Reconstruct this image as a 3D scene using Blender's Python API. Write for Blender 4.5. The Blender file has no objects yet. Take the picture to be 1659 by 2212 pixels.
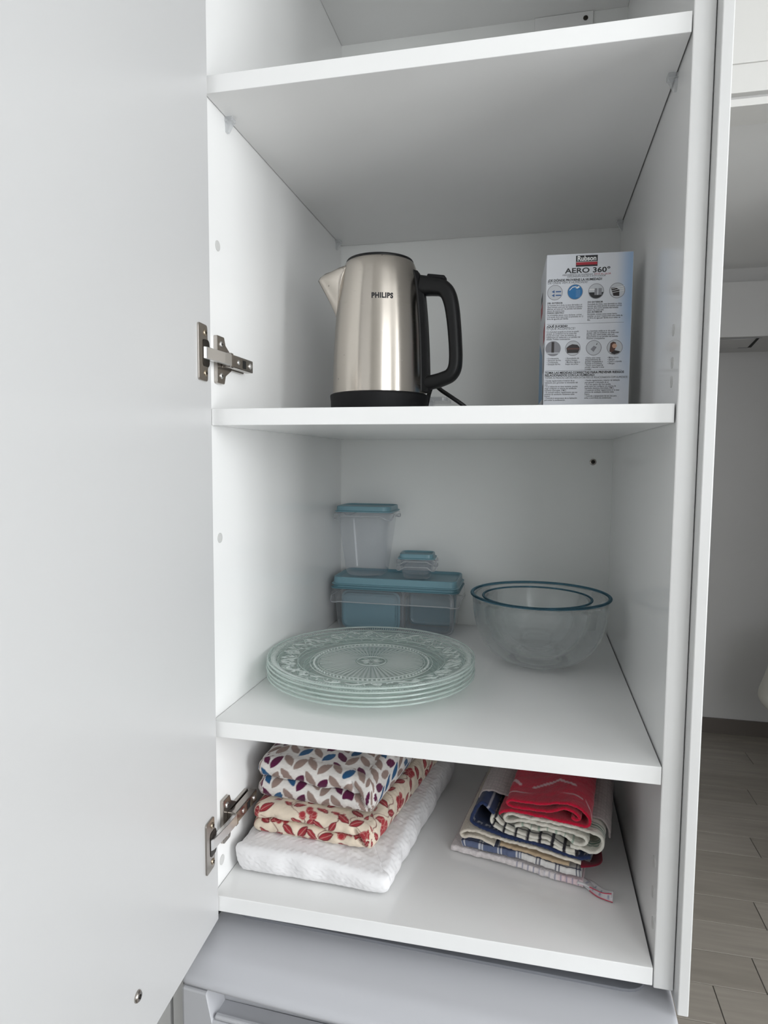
import bpy, bmesh, math, random
import numpy as np
from mathutils import Vector, Matrix

random.seed(7)
np.random.seed(7)
S = bpy.context.scene
COL = S.collection

# ------------------------------------------------------------------ camera
CAM = np.array([0.41151, -0.78416, 0.52048])
YAW, PITCH, ROLL, FPX = 0.22372, -0.07964, 0.00677, 1418.67
fw = np.array([-math.sin(YAW) * math.cos(PITCH), math.cos(YAW) * math.cos(PITCH), math.sin(PITCH)])
rt = np.array([math.cos(YAW), math.sin(YAW), 0.0])
up = np.cross(rt, fw)
rt2 = math.cos(ROLL) * rt + math.sin(ROLL) * up
up2 = -math.sin(ROLL) * rt + math.cos(ROLL) * up
cd = bpy.data.cameras.new('camera')
cd.sensor_fit = 'HORIZONTAL'
cd.sensor_width = 36.0
cd.lens = FPX * 36.0 / 1659.0
cd.clip_start = 0.01
cd.shift_x = 0.0
cam = bpy.data.objects.new('camera', cd)
COL.objects.link(cam)
M = Matrix(((rt2[0], up2[0], -fw[0], CAM[0]), (rt2[1], up2[1], -fw[1], CAM[1]), (rt2[2], up2[2], -fw[2], CAM[2]), (0, 0, 0, 1)))
cam.matrix_world = M
S.camera = cam

# ------------------------------------------------------------------ world, light, exposure
w = bpy.data.worlds.new('daylight')
S.world = w
w.use_nodes = True
bg = w.node_tree.nodes['Background']
bg.inputs[0].default_value = (0.80, 0.90, 1.0, 1)
bg.inputs[1].default_value = 0.35

# the room's large window is in the right-hand wall, a smaller one is behind the camera
RX = 3.00
RW = (-1.75, -0.35, -0.60, 1.45)             # right-hand window: y0, y1, z0, z1
WX0, WX1, WZ0, WZ1, WY = 1.15, 2.60, 0.20, 1.58, -2.62


def window_light(name, loc, rot, sx, sy, energy, color):
    ld = bpy.data.lights.new(name, 'AREA')
    ld.shape = 'RECTANGLE'
    ld.size, ld.size_y = sx, sy
    ld.energy = energy
    ld.color = color
    lo = bpy.data.objects.new(name, ld)
    COL.objects.link(lo)
    lo.location = loc
    lo.rotation_euler = rot


window_light('window_daylight', (RX + 0.06, (RW[0] + RW[1]) / 2, (RW[2] + RW[3]) / 2), (math.radians(90), 0, math.radians(90)), RW[1] - RW[0], RW[3] - RW[2], 43, (0.965, 0.985, 1.0))
window_light('window_daylight', ((WX0 + WX1) / 2, WY - 0.06, (WZ0 + WZ1) / 2), (math.radians(90), 0, 0), WX1 - WX0, WZ1 - WZ0, 17, (0.965, 0.985, 1.0))

S.view_settings.view_transform = 'Standard'
S.view_settings.look = 'None'
S.view_settings.gamma = 1.0
S.view_settings.use_curve_mapping = False
S.view_settings.exposure = 0.92
try:
    S.cycles.use_light_tree = False
    S.cycles.max_bounces = 18
    S.cycles.transmission_bounces = 16
    S.cycles.transparent_max_bounces = 28
    S.cycles.diffuse_bounces = 4
    S.cycles.glossy_bounces = 4
except Exception:
    pass

# ------------------------------------------------------------------ materials
MATS = {}


def srgb(r, g, b):
    f = lambda c: (c / 255 / 12.92) if c / 255 <= 0.04045 else ((c / 255 + 0.055) / 1.055) ** 2.4
    return (f(r), f(g), f(b), 1.0)


def mat(name, col=(0.8, 0.8, 0.8, 1), rough=0.5, metal=0.0, spec=0.5, var=0.0, vscale=40, bump=0.0, bscale=200, sheen=0.0, attr=None, stretch=None, aniso=0.0, **kw):
    m = bpy.data.materials.new(name)
    m.use_nodes = True
    nt = m.node_tree
    b = nt.nodes['Principled BSDF']
    b.inputs['Base Color'].default_value = col
    b.inputs['Roughness'].default_value = rough
    b.inputs['Metallic'].default_value = metal
    b.inputs['Specular IOR Level'].default_value = spec
    for k, v in kw.items():
        b.inputs[k].default_value = v
    if sheen:
        b.inputs['Sheen Weight'].default_value = sheen
        b.inputs['Sheen Roughness'].default_value = 0.5
    src = None
    if attr:
        a = nt.nodes.new('ShaderNodeAttribute')
        a.attribute_name = attr
        src = a.outputs['Color']
    tc = nt.nodes.new('ShaderNodeTexCoord')
    vec = tc.outputs['Object']
    if stretch:
        mp = nt.nodes.new('ShaderNodeMapping')
        mp.inputs['Scale'].default_value = stretch
        nt.links.new(vec, mp.inputs['Vector'])
        vec = mp.outputs['Vector']
    if var > 0:
        n = nt.nodes.new('ShaderNodeTexNoise')
        n.inputs['Scale'].default_value = vscale
        n.inputs['Detail'].default_value = 4 if stretch else 1
        nt.links.new(vec, n.inputs['Vector'])
        mr = nt.nodes.new('ShaderNodeMapRange')
        mr.inputs['From Min'].default_value = 0.3
        mr.inputs['From Max'].default_value = 0.7
        mr.inputs['To Min'].default_value = 1 - var
        mr.inputs['To Max'].default_value = 1 + var * 0.4
        nt.links.new(n.outputs['Fac'], mr.inputs['Value'])
        mx = nt.nodes.new('ShaderNodeMix')
        mx.data_type = 'RGBA'
        mx.blend_type = 'MULTIPLY'
        mx.inputs['Factor'].default_value = 1.0
        if src is not None:
            nt.links.new(src, mx.inputs[6])
        else:
            mx.inputs[6].default_value = col
        nt.links.new(mr.outputs['Result'], mx.inputs[7])
        src = mx.outputs[2]
    if src is not None:
        nt.links.new(src, b.inputs['Base Color'])
    if bump > 0:
        n2 = nt.nodes.new('ShaderNodeTexNoise')
        n2.inputs['Scale'].default_value = bscale
        n2.inputs['Detail'].default_value = 1
        nt.links.new(vec, n2.inputs['Vector'])
        bp = nt.nodes.new('ShaderNodeBump')
        bp.inputs['Strength'].default_value = bump
        bp.inputs['Distance'].default_value = 0.001
        nt.links.new(n2.outputs['Fac'], bp.inputs['Height'])
        nt.links.new(bp.outputs['Normal'], b.inputs['Normal'])
    if aniso:
        b.inputs['Anisotropic'].default_value = aniso
        tn = nt.nodes.new('ShaderNodeTangent')
        tn.direction_type = 'RADIAL'
        tn.axis = 'Z'
        nt.links.new(tn.outputs['Tangent'], b.inputs['Tangent'])
        b.inputs['Anisotropic Rotation'].default_value = 0.25
    MATS[name] = m
    return m


def clear_plastic(name, tint=(0.95, 0.96, 0.97, 1), haze=0.10, gloss_rough=0.08, ior=1.45, hcol=(0.85, 0.86, 0.87, 1)):
    """thin-walled clear plastic or glass sheet: lets light through, with a little haze and a fresnel gloss"""
    m = bpy.data.materials.new(name)
    m.use_nodes = True
    nt = m.node_tree
    nt.nodes.clear()
    out = nt.nodes.new('ShaderNodeOutputMaterial')
    tr = nt.nodes.new('ShaderNodeBsdfTransparent')
    tr.inputs['Color'].default_value = tint
    df = nt.nodes.new('ShaderNodeBsdfDiffuse')
    df.inputs['Color'].default_value = hcol
    tl = nt.nodes.new('ShaderNodeBsdfTranslucent')
    tl.inputs['Color'].default_value = hcol
    h = nt.nodes.new('ShaderNodeMixShader')
    h.inputs[0].default_value = 0.5
    nt.links.new(df.outputs[0], h.inputs[1])
    nt.links.new(tl.outputs[0], h.inputs[2])
    m1 = nt.nodes.new('ShaderNodeMixShader')
    m1.inputs[0].default_value = haze
    nt.links.new(tr.outputs[0], m1.inputs[1])
    nt.links.new(h.outputs[0], m1.inputs[2])
    gl = nt.nodes.new('ShaderNodeBsdfGlossy')
    gl.inputs['Roughness'].default_value = gloss_rough
    gl.inputs['Color'].default_value = (1, 1, 1, 1)
    # fresnel reflectance of a thin sheet, the same from both sides
    lw = nt.nodes.new('ShaderNodeLayerWeight')
    lw.inputs['Blend'].default_value = 0.5
    pw = nt.nodes.new('ShaderNodeMath')
    pw.operation = 'POWER'
    pw.inputs[1].default_value = 5.0
    nt.links.new(lw.outputs['Facing'], pw.inputs[0])
    f0 = ((ior - 1) / (ior + 1)) ** 2
    ma = nt.nodes.new('ShaderNodeMath')
    ma.operation = 'MULTIPLY_ADD'
    ma.inputs[1].default_value = 1 - f0
    ma.inputs[2].default_value = f0
    nt.links.new(pw.outputs[0], ma.inputs[0])
    m2 = nt.nodes.new('ShaderNodeMixShader')
    nt.links.new(ma.outputs[0], m2.inputs[0])
    nt.links.new(m1.outputs[0], m2.inputs[1])
    nt.links.new(gl.outputs[0], m2.inputs[2])
    nt.links.new(m2.outputs[0], out.inputs[0])
    MATS[name] = m
    return m


def glass(name, col=(0.97, 0.99, 0.98, 1), ior=1.5, rough=0.0, bump=None):
    m = bpy.data.materials.new(name)
    m.use_nodes = True
    b = m.node_tree.nodes['Principled BSDF']
    b.inputs['Base Color'].default_value = col
    b.inputs['Transmission Weight'].default_value = 1.0
    b.inputs['IOR'].default_value = ior
    b.inputs['Roughness'].default_value = rough
    MATS[name] = m
    return m


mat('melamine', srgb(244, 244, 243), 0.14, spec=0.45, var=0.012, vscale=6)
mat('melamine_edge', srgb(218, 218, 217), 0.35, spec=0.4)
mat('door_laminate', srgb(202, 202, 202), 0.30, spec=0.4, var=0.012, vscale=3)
mat('back_board', srgb(240, 241, 239), 0.28, spec=0.4)
mat('cap_white', srgb(205, 205, 203), 0.4)
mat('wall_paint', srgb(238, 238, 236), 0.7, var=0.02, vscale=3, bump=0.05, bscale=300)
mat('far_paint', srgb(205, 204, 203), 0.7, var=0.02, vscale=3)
mat('ceiling_paint', srgb(240, 240, 239), 0.8)
mat('trim_white', srgb(220, 219, 216), 0.35)
mat('floor_tile', srgb(150, 143, 134), 0.45, var=0.16, vscale=5, stretch=(0.7, 7, 1))
mat('floor_tile_b', srgb(158, 151, 142), 0.45, var=0.16, vscale=5, stretch=(0.6, 8, 1))
mat('grout', srgb(92, 88, 84), 0.8)
mat('skirting', srgb(104, 97, 92), 0.5)
mat('nickel', srgb(176, 170, 164), 0.22, metal=1.0)
mat('nickel_bright', srgb(232, 231, 230), 0.32, metal=1.0)
mat('dark_metal', srgb(70, 66, 62), 0.4, metal=1.0)
mat('brass_screw', srgb(186, 172, 152), 0.3, metal=1.0)
mat('black_hole', srgb(18, 18, 18), 0.8)
mat('fridge_white', srgb(198, 199, 204), 0.35, spec=0.4)
mat('fridge_door', srgb(198, 199, 203), 0.32, spec=0.4)
mat('gasket_and_shade', srgb(128, 130, 136), 0.7)  # door band grey, also the painted shade on the fridge top
mat('black_plastic', srgb(17, 17, 18), 0.42, spec=0.30, bump=0.04, bscale=900)
mat('black_matte', srgb(15, 15, 17), 0.6, spec=0.3, bump=0.08, bscale=1200)
mat('print_black', srgb(34, 34, 38), 0.5)
mat('print_grey', srgb(96, 96, 102), 0.5)
mat('print_red', srgb(176, 40, 56), 0.5)
mat('print_white', srgb(240, 240, 240), 0.5)
mat('print_blue', srgb(36, 118, 178), 0.5)
mat('print_blue_pale', srgb(140, 178, 212), 0.5)
mat('print_blue_dark', srgb(60, 96, 150), 0.5)
mat('print_pale', srgb(200, 203, 208), 0.5)
mat('print_mid', srgb(140, 140, 146), 0.5)
mat('print_brown', srgb(92, 64, 56), 0.5)
mat('print_skin', srgb(206, 164, 140), 0.5)
mat('print_dark', srgb(52, 46, 48), 0.5)
mat('card_white', srgb(224, 226, 232), 0.42, spec=0.4)
mat('teal_lid', srgb(118, 156, 168), 0.34, spec=0.4)
mat('teal_lid_deep', srgb(100, 138, 150), 0.4, spec=0.4)
clear_plastic('container_plastic', (0.93, 0.935, 0.95, 1), 0.13, 0.12)
clear_plastic('container_rim', (0.94, 0.945, 0.96, 1), 0.42, 0.15)
clear_plastic('pin_plastic', (0.97, 0.975, 0.98, 1), 0.30, 0.1)


def part_clear(name, tint, ior, clear, haze=0.0, hcol=(0.95, 0.99, 0.97, 1), shine=0.0):
    """household glass: most of it refracts, some light passes straight on, a trace of surface haze"""
    m = bpy.data.materials.new(name)
    m.use_nodes = True
    nt = m.node_tree
    nt.nodes.clear()
    out = nt.nodes.new('ShaderNodeOutputMaterial')
    g = nt.nodes.new('ShaderNodeBsdfGlass')
    g.inputs['Color'].default_value = tint
    g.inputs['IOR'].default_value = ior
    g.inputs['Roughness'].default_value = 0.0
    t = nt.nodes.new('ShaderNodeBsdfTransparent')
    t.inputs['Color'].default_value = tint
    if clear >= 1.0:
        nt.nodes.remove(g)
        m1 = t
    else:
        m1 = nt.nodes.new('ShaderNodeMixShader')
        m1.inputs[0].default_value = clear
        nt.links.new(g.outputs[0], m1.inputs[1])
        nt.links.new(t.outputs[0], m1.inputs[2])
    if shine > 0:
        gl = nt.nodes.new('ShaderNodeBsdfGlossy')
        gl.inputs['Roughness'].default_value = 0.06
        m3 = nt.nodes.new('ShaderNodeMixShader')
        m3.inputs[0].default_value = shine
        nt.links.new(m1.outputs[0], m3.inputs[1])
        nt.links.new(gl.outputs[0], m3.inputs[2])
        m1 = m3
    if haze > 0:
        d = nt.nodes.new('ShaderNodeBsdfDiffuse')
        d.inputs['Color'].default_value = hcol
        tl = nt.nodes.new('ShaderNodeBsdfTranslucent')
        tl.inputs['Color'].default_value = hcol
        h = nt.nodes.new('ShaderNodeMixShader')
        h.inputs[0].default_value = 0.5
        nt.links.new(d.outputs[0], h.inputs[1])
        nt.links.new(tl.outputs[0], h.inputs[2])
        m2 = nt.nodes.new('ShaderNodeMixShader')
        m2.inputs[0].default_value = haze
        nt.links.new(m1.outputs[0], m2.inputs[1])
        nt.links.new(h.outputs[0], m2.inputs[2])
        m1 = m2
    nt.links.new(m1.outputs[0], out.inputs[0])
    MATS[name] = m


part_clear('bowl_glass', (0.994, 0.999, 1.0, 1), 1.33, 0.35)
part_clear('rim_glass', (0.36, 0.52, 0.60, 1), 1.42, 0.15)
part_clear('plate_glass', (0.993, 1.0, 0.997, 1), 1.3, 1.0, 0.02, shine=0.035)
clear_plastic('plate_relief', (0.94, 0.965, 0.955, 1), 0.55, 0.08, 1.5, (0.93, 0.96, 0.95, 1))
clear_plastic('plate_edge', (0.87, 0.925, 0.905, 1), 0.42, 0.06, 1.5, (0.88, 0.94, 0.92, 1))
mat('cloth_print', (0.8, 0.8, 0.8, 1), 0.95, spec=0.15, attr='Col', bump=0.25, bscale=700, sheen=0.15, var=0.05, vscale=120)
mat('cloth_terry', (0.8, 0.8, 0.8, 1), 1.0, spec=0.1, attr='Col', bump=0.9, bscale=420, sheen=0.25, var=0.10, vscale=200)
mat('cloth_white', srgb(236, 235, 236), 0.95, spec=0.15, bump=0.14, bscale=420, sheen=0.2)
mat('seat_fabric', srgb(200, 198, 190), 0.9, bump=0.3, bscale=200)
mat('chair_leg', srgb(120, 118, 116), 0.3, metal=1.0)
mat('cord_black', srgb(14, 14, 15), 0.45)


def steel_mat():
    m = mat('brushed_steel', srgb(196, 189, 180), 0.30, metal=1.0, aniso=0.75)
    nt = m.node_tree
    b = nt.nodes['Principled BSDF']
    tc = nt.nodes.new('ShaderNodeTexCoord')
    mp = nt.nodes.new('ShaderNodeMapping')
    mp.inputs['Scale'].default_value = (30, 30, 900)
    nt.links.new(tc.outputs['Object'], mp.inputs['Vector'])
    n = nt.nodes.new('ShaderNodeTexNoise')
    n.inputs['Scale'].default_value = 1.0
    n.inputs['Detail'].default_value = 2
    nt.links.new(mp.outputs['Vector'], n.inputs['Vector'])
    mr = nt.nodes.new('ShaderNodeMapRange')
    mr.inputs['To Min'].default_value = 0.20
    mr.inputs['To Max'].default_value = 0.30
    nt.links.new(n.outputs['Fac'], mr.inputs['Value'])
    nt.links.new(mr.outputs['Result'], b.inputs['Roughness'])
    # water spots and specks: small dark flecks with shapes of their own
    v = nt.nodes.new('ShaderNodeTexVoronoi')
    v.inputs['Scale'].default_value = 62
    nt.links.new(tc.outputs['Object'], v.inputs['Vector'])
    lt = nt.nodes.new('ShaderNodeMath')
    lt.operation = 'LESS_THAN'
    lt.inputs[1].default_value = 0.085
    nt.links.new(v.outputs['Distance'], lt.inputs[0])
    n3 = nt.nodes.new('ShaderNodeTexNoise')
    n3.inputs['Scale'].default_value = 28
    nt.links.new(tc.outputs['Object'], n3.inputs['Vector'])
    gt = nt.nodes.new('ShaderNodeMath')
    gt.operation = 'GREATER_THAN'
    gt.inputs[1].default_value = 0.60
    nt.links.new(n3.outputs['Fac'], gt.inputs[0])
    mu = nt.nodes.new('ShaderNodeMath')
    mu.operation = 'MULTIPLY'
    nt.links.new(lt.outputs[0], mu.inputs[0])
    nt.links.new(gt.outputs[0], mu.inputs[1])
    sc = nt.nodes.new('ShaderNodeMath')
    sc.operation = 'MULTIPLY'
    sc.inputs[1].default_value = 0.55
    nt.links.new(mu.outputs[0], sc.inputs[0])
    mx = nt.nodes.new('ShaderNodeMix')
    mx.data_type = 'RGBA'
    mx.inputs[6].default_value = srgb(196, 189, 180)
    mx.inputs[7].default_value = srgb(90, 84, 78)
    nt.links.new(sc.outputs[0], mx.inputs['Factor'])
    nt.links.new(mx.outputs[2], b.inputs['Base Color'])
    return m


steel_mat()

# ------------------------------------------------------------------ helpers
ORIGIN = {}
VARIANT = {}


def tag(o, label=None, cat=None, group=None, kind=None):
    if label: o['label'] = label
    if cat: o['category'] = cat
    if group: o['group'] = group
    if kind: o['kind'] = kind
    return o


def thing(name, loc, label=None, cat=None, group=None):
    o = bpy.data.objects.new(name, None)
    o.empty_display_size = 0.02
    COL.objects.link(o)
    o.location = loc
    ORIGIN[o.name] = Vector(loc)
    return tag(o, label, cat, group)


def link(name, me, material, parent=None, smooth=False, loc=None, rot=None):
    mt = MATS[material] if isinstance(material, str) else material
    if me.users > 0 and len(me.materials) and me.materials[0] is not mt:
        key = (me.name, mt.name)
        if key not in VARIANT:
            VARIANT[key] = me.copy()
        me = VARIANT[key]
    me.materials.clear()
    me.materials.append(mt)
    o = bpy.data.objects.new(name, me)
    COL.objects.link(o)
    if parent is not None:
        o.parent = parent
        ORIGIN[o.name] = ORIGIN.get(parent.name, Vector((0, 0, 0)))
        if loc is None:
            off = ORIGIN[o.name]
            if off.length > 0:
                me.transform(Matrix.Translation(-off))
        else:
            o.location = Vector(loc) - ORIGIN[o.name]
    elif loc is not None:
        o.location = loc
    if rot is not None:
        o.rotation_euler = rot
    if smooth:
        me.polygons.foreach_set('use_smooth', [True] * len(me.polygons))
    me.update()
    return o


def pymesh(name, verts, faces):
    me = bpy.data.meshes.new(name)
    me.from_pydata([tuple(map(float, v)) for v in verts], [], [tuple(map(int, f)) for f in faces])
    me.update()
    return me


def from_bm(name, bm):
    me = bpy.data.meshes.new(name)
    bmesh.ops.recalc_face_normals(bm, faces=bm.faces)
    bm.to_mesh(me)
    bm.free()
    return me


def bm_box(bm, lo, hi, bevel=0.0, seg=2):
    r = bmesh.ops.create_cube(bm, size=1.0)
    vs = r['verts']
    c = [(a + b) / 2 for a, b in zip(lo, hi)]
    s = [abs(b - a) for a, b in zip(lo, hi)]
    for v in vs:
        v.co = Vector((c[0] + v.co.x * s[0], c[1] + v.co.y * s[1], c[2] + v.co.z * s[2]))
    if bevel > 0:
        es = list({e for v in vs for e in v.link_edges})
        bmesh.ops.bevel(bm, geom=es, offset=bevel, segments=seg, affect='EDGES', profile=0.5)


def box(name, lo, hi, material, parent=None, bevel=0.0006, seg=2, smooth=False):
    bm = bmesh.new()
    bm_box(bm, lo, hi, bevel, seg)
    return link(name, from_bm(name, bm), material, parent, smooth)


def lathe_mesh(name, prof, seg=96, center=(0, 0, 0), close=False, modr=None):
    """prof: list of (r,z). close=True joins last to first (a ring section)."""
    verts, faces = [], []
    n = len(prof)
    for i, (r, z) in enumerate(prof):
        for k in range(seg):
            a = 2 * math.pi * k / seg
            verts.append((center[0] + r * math.cos(a), center[1] + r * math.sin(a), center[2] + z))
    rng = n if close else n - 1
    for i in range(rng):
        j = (i + 1) % n
        for k in range(seg):
            l = (k + 1) % seg
            faces.append((i * seg + k, i * seg + l, j * seg + l, j * seg + k))
    me = pymesh(name, verts, faces)
    bm = bmesh.new()
    bm.from_mesh(me)
    bmesh.ops.remove_doubles(bm, verts=bm.verts, dist=1e-6)
    bmesh.ops.recalc_face_normals(bm, faces=bm.faces)
    bm.to_mesh(me)
    bm.free()
    return me


def tube_mesh(name, pts, r, seg=10, caps=True, rx=None):
    pts = [Vector(p) for p in pts]
    verts, faces = [], []
    up0 = Vector((0, 0, 1))
    prev = None
    for i, p in enumerate(pts):
        t = (pts[min(i + 1, len(pts) - 1)] - pts[max(i - 1, 0)]).normalized()
        if prev is None:
            a = up0 if abs(t.dot(up0)) < 0.9 else Vector((1, 0, 0))
            nrm = (a - t * a.dot(t)).normalized()
        else:
            nrm = (prev - t * prev.dot(t)).normalized()
        prev = nrm
        bn = t.cross(nrm)
        rr = r[i] if isinstance(r, (list, tuple)) else r
        rb = rx if rx else rr
        for k in range(seg):
            a = 2 * math.pi * k / seg
            verts.append(p + nrm * math.cos(a) * rr + bn * math.sin(a) * rb)
    for i in range(len(pts) - 1):
        for k in range(seg):
            l = (k + 1) % seg
            faces.append((i * seg + k, i * seg + l, (i + 1) * seg + l, (i + 1) * seg + k))
    if caps:
        faces.append(tuple(range(seg))[::-1])
        faces.append(tuple((len(pts) - 1) * seg + k for k in range(seg)))
    return pymesh(name, verts, faces)


def spline(pts, n=8, closed=False):
    """Catmull-Rom resample"""
    P = [np.array(p, float) for p in pts]
    out = []
    m = len(P)
    rng = m if closed else m - 1
    for i in range(rng):
        if closed:
            p0, p1, p2, p3 = P[(i - 1) % m], P[i], P[(i + 1) % m], P[(i + 2) % m]
        else:
            p0, p1, p2, p3 = P[max(i - 1, 0)], P[i], P[i + 1], P[min(i + 2, m - 1)]
        for k in range(n):
            t = k / n
            out.append(0.5 * ((2 * p1) + (-p0 + p2) * t + (2 * p0 - 5 * p1 + 4 * p2 - p3) * t * t + (-p0 + 3 * p1 - 3 * p2 + p3) * t ** 3))
    if not closed:
        out.append(P[-1])
    return np.array(out)


def resample(P, ds):
    P = np.asarray(P, float)
    seg = np.linalg.norm(np.diff(P, axis=0), axis=1)
    s = np.concatenate([[0], np.cumsum(seg)])
    n = max(3, int(round(s[-1] / ds)) + 1)
    t = np.linspace(0, s[-1], n)
    return np.stack([np.interp(t, s, P[:, k]) for k in range(P.shape[1])], 1), t


def round_poly(corners, r, ds=None, seg=6):
    """rounded polygon (CCW). returns points; if ds given resampled closed (no repeat)"""
    C = [np.array(c[:2], float) for c in corners]
    n = len(C)
    pts = []
    for i in range(n):
        a, b, c = C[i - 1], C[i], C[(i + 1) % n]
        ri = r[i] if isinstance(r, (list, tuple)) else r
        u = (a - b) / np.linalg.norm(a - b)
        v = (c - b) / np.linalg.norm(c - b)
        ang = math.acos(max(-1, min(1, float(u @ v))))
        t = ri / math.tan(ang / 2)
        p1, p2 = b + u * t, b + v * t
        for k in range(seg + 1):
            f = k / seg
            q = (1 - f) ** 2 * p1 + 2 * f * (1 - f) * b + f ** 2 * p2
            pts.append(q)
    P = np.array(pts)
    if ds:
        Q = np.vstack([P, P[:1]])
        R, _ = resample(Q, ds)
        P = R[:-1]
    return P


def ngon_prism(bm, pts, z0, z1, bevel=0.0):
    vs = [bm.verts.new((p[0], p[1], z0)) for p in pts]
    f = bm.faces.new(vs)
    r = bmesh.ops.extrude_face_region(bm, geom=[f])
    nv = [g for g in r['geom'] if isinstance(g, bmesh.types.BMVert)]
    for v in nv:
        v.co.z = z1
    if bevel:
        top = [e for e in bm.edges if all(v in nv for v in e.verts)]
        bmesh.ops.bevel(bm, geom=top, offset=bevel, segments=2, affect='EDGES', profile=0.5)


def plate_shape(name, pts2, thick, mapf, material, parent, bevel=0.0):
    """prism of 2D outline with thickness; mapf maps (a,b,h) to world"""
    bm = bmesh.new()
    ngon_prism(bm, pts2, 0, thick, bevel)
    for v in bm.verts:
        v.co = Vector(mapf(v.co.x, v.co.y, v.co.z))
    return link(name, from_bm(name, bm), material, parent)


def set_colors(me, cols):
    at = me.color_attributes.new('Col', 'FLOAT_COLOR', 'POINT')
    a = np.ones((len(me.vertices), 4), np.float32)
    a[:, :3] = cols
    at.data.foreach_set('color', a.ravel())


def grid_faces(nu, nv, closed_u=True, off=0):
    f = []
    ru = nu if closed_u else nu - 1
    for j in range(nv - 1):
        for i in range(ru):
            k = (i + 1) % nu
            f.append((off + j * nu + i, off + j * nu + k, off + (j + 1) * nu + k, off + (j + 1) * nu + i))
    return f


def fast_mesh(name, V, F):
    V = np.asarray(V, np.float32)
    F = np.asarray(F, np.int32)
    me = bpy.data.meshes.new(name)
    me.vertices.add(len(V))
    me.vertices.foreach_set('co', V.ravel())
    me.loops.add(F.size)
    me.loops.foreach_set('vertex_index', F.ravel())
    me.polygons.add(len(F))
    me.polygons.foreach_set('loop_start', np.arange(0, F.size, F.shape[1], dtype=np.int32))
    me.update(calc_edges=True)
    me.validate()
    return me


class Waves:
    """cheap smooth noise: a sum of random plane waves"""

    def __init__(self, scale, n=14, seed=1, dim=2):
        r = np.random.RandomState(seed)
        self.k = r.normal(size=(n, dim)) * 2 * math.pi / scale
        self.p = r.uniform(0, 2 * math.pi, n)

    def __call__(self, X):
        return np.sin(X @ self.k.T + self.p).mean(1) * 2.0


def text_mesh(txt, size, align='LEFT', bold=0.0, extrude=0.0, spacing=1.0, line=1.0, xscale=1.0):
    cu = bpy.data.curves.new('txt', 'FONT')
    cu.body = txt
    cu.size = size
    cu.align_x = align
    cu.offset = bold * size
    cu.extrude = extrude
    cu.space_character = spacing
    cu.space_line = line
    cu.resolution_u = 3
    o = bpy.data.objects.new('txt', cu)
    COL.objects.link(o)
    dg = bpy.context.evaluated_depsgraph_get()
    me = bpy.data.meshes.new_from_object(o.evaluated_get(dg))
    bpy.data.objects.remove(o)
    bpy.data.curves.remove(cu)
    if xscale != 1.0:
        me.transform(Matrix.Diagonal((xscale, 1, 1, 1)))
    return me


# ------------------------------------------------------------------ dimensions (metres; x right, y into the cabinet, z up)
W, D = 0.564, 0.599
T = 0.0214
ZA, ZB, ZC, ZD, ZE = 0.994, 0.585, 0.171, -0.070, 1.378
FLOOR = -0.97
CAB_BOT = -0.1015

# ------------------------------------------------------------------ structure
fl = box('floor', (-1.7, -2.9, FLOOR - 0.06), (RX + 0.2, 3.25, FLOOR - 0.0025), 'grout', None, 0)
tag(fl, kind='structure')
ORIGIN[fl.name] = Vector((0, 0, 0))
# floor planks of wood-look tile, built where the passage to the right shows them
bmP = bmesh.new()
bm_box(bmP, (0, 0, 0), (1.2, 0.138, 0.0035), 0.0008, 1)
plank_me = {m: None for m in ('floor_tile', 'floor_tile_b')}
base_me = from_bm('plank', bmP)
row = 0
y = 1.146 - 0.14 * 13
while y < 3.03:
    x_joint = {13: 1.088, 12: 0.946}.get(row, 0.62 + (row * 0.437) % 1.2)
    x = x_joint - 1.2 * math.ceil((x_joint + 0.4) / 1.2)
    while x < RX:
        x0, x1 = max(x, 0.605 if y > 0.3 else -0.4), min(x + 1.2, RX)
        if x1 - x0 > 0.03:
            me = base_me.copy()
            sx = (x1 - x0 - 0.003) / 1.2
            me.transform(Matrix.Diagonal((sx, 1, 1, 1)))
            link('plank', me, 'floor_tile' if (row + int(x * 3)) % 2 else 'floor_tile_b', fl, loc=(x0, y, FLOOR - 0.003))
        x += 1.2
    y += 0.14
    row += 1
bpy.data.meshes.remove(base_me)

wb = box('wall_back', (-1.7, 0.64, FLOOR), (0.600, 0.76, 1.66), 'wall_paint', None, 0); tag(wb, kind='structure')
ws = box('wall_passage', (0.50, 0.76, FLOOR), (0.598, 3.06, 1.66), 'wall_paint', None, 0); tag(ws, kind='structure')
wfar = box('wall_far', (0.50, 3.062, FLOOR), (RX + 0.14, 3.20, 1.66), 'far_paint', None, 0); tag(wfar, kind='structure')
wl = box('wall_left', (-1.82, -2.76, FLOOR), (-1.70, 0.76, 1.66), 'wall_paint', None, 0); tag(wl, kind='structure')
bm = bmesh.new()
for lo_, hi_ in (((RX, WY, FLOOR), (RX + 0.14, RW[0], 1.66)), ((RX, RW[1], FLOOR), (RX + 0.14, 3.06, 1.66)),
                 ((RX, RW[0], FLOOR), (RX + 0.14, RW[1], RW[2])), ((RX, RW[0], RW[3]), (RX + 0.14, RW[1], 1.66))):
    bm_box(bm, lo_, hi_)
tag(link('wall_right', from_bm('wall_right', bm), 'wall_paint'), kind='structure')
wp = box('wall_light_blocker', (1.75, 1.0, FLOOR), (RX, 1.10, 1.364), 'wall_paint', None, 0); tag(wp, kind='structure')  # out-of-view partition, added to keep window light out of the far room
bm = bmesh.new()
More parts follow.
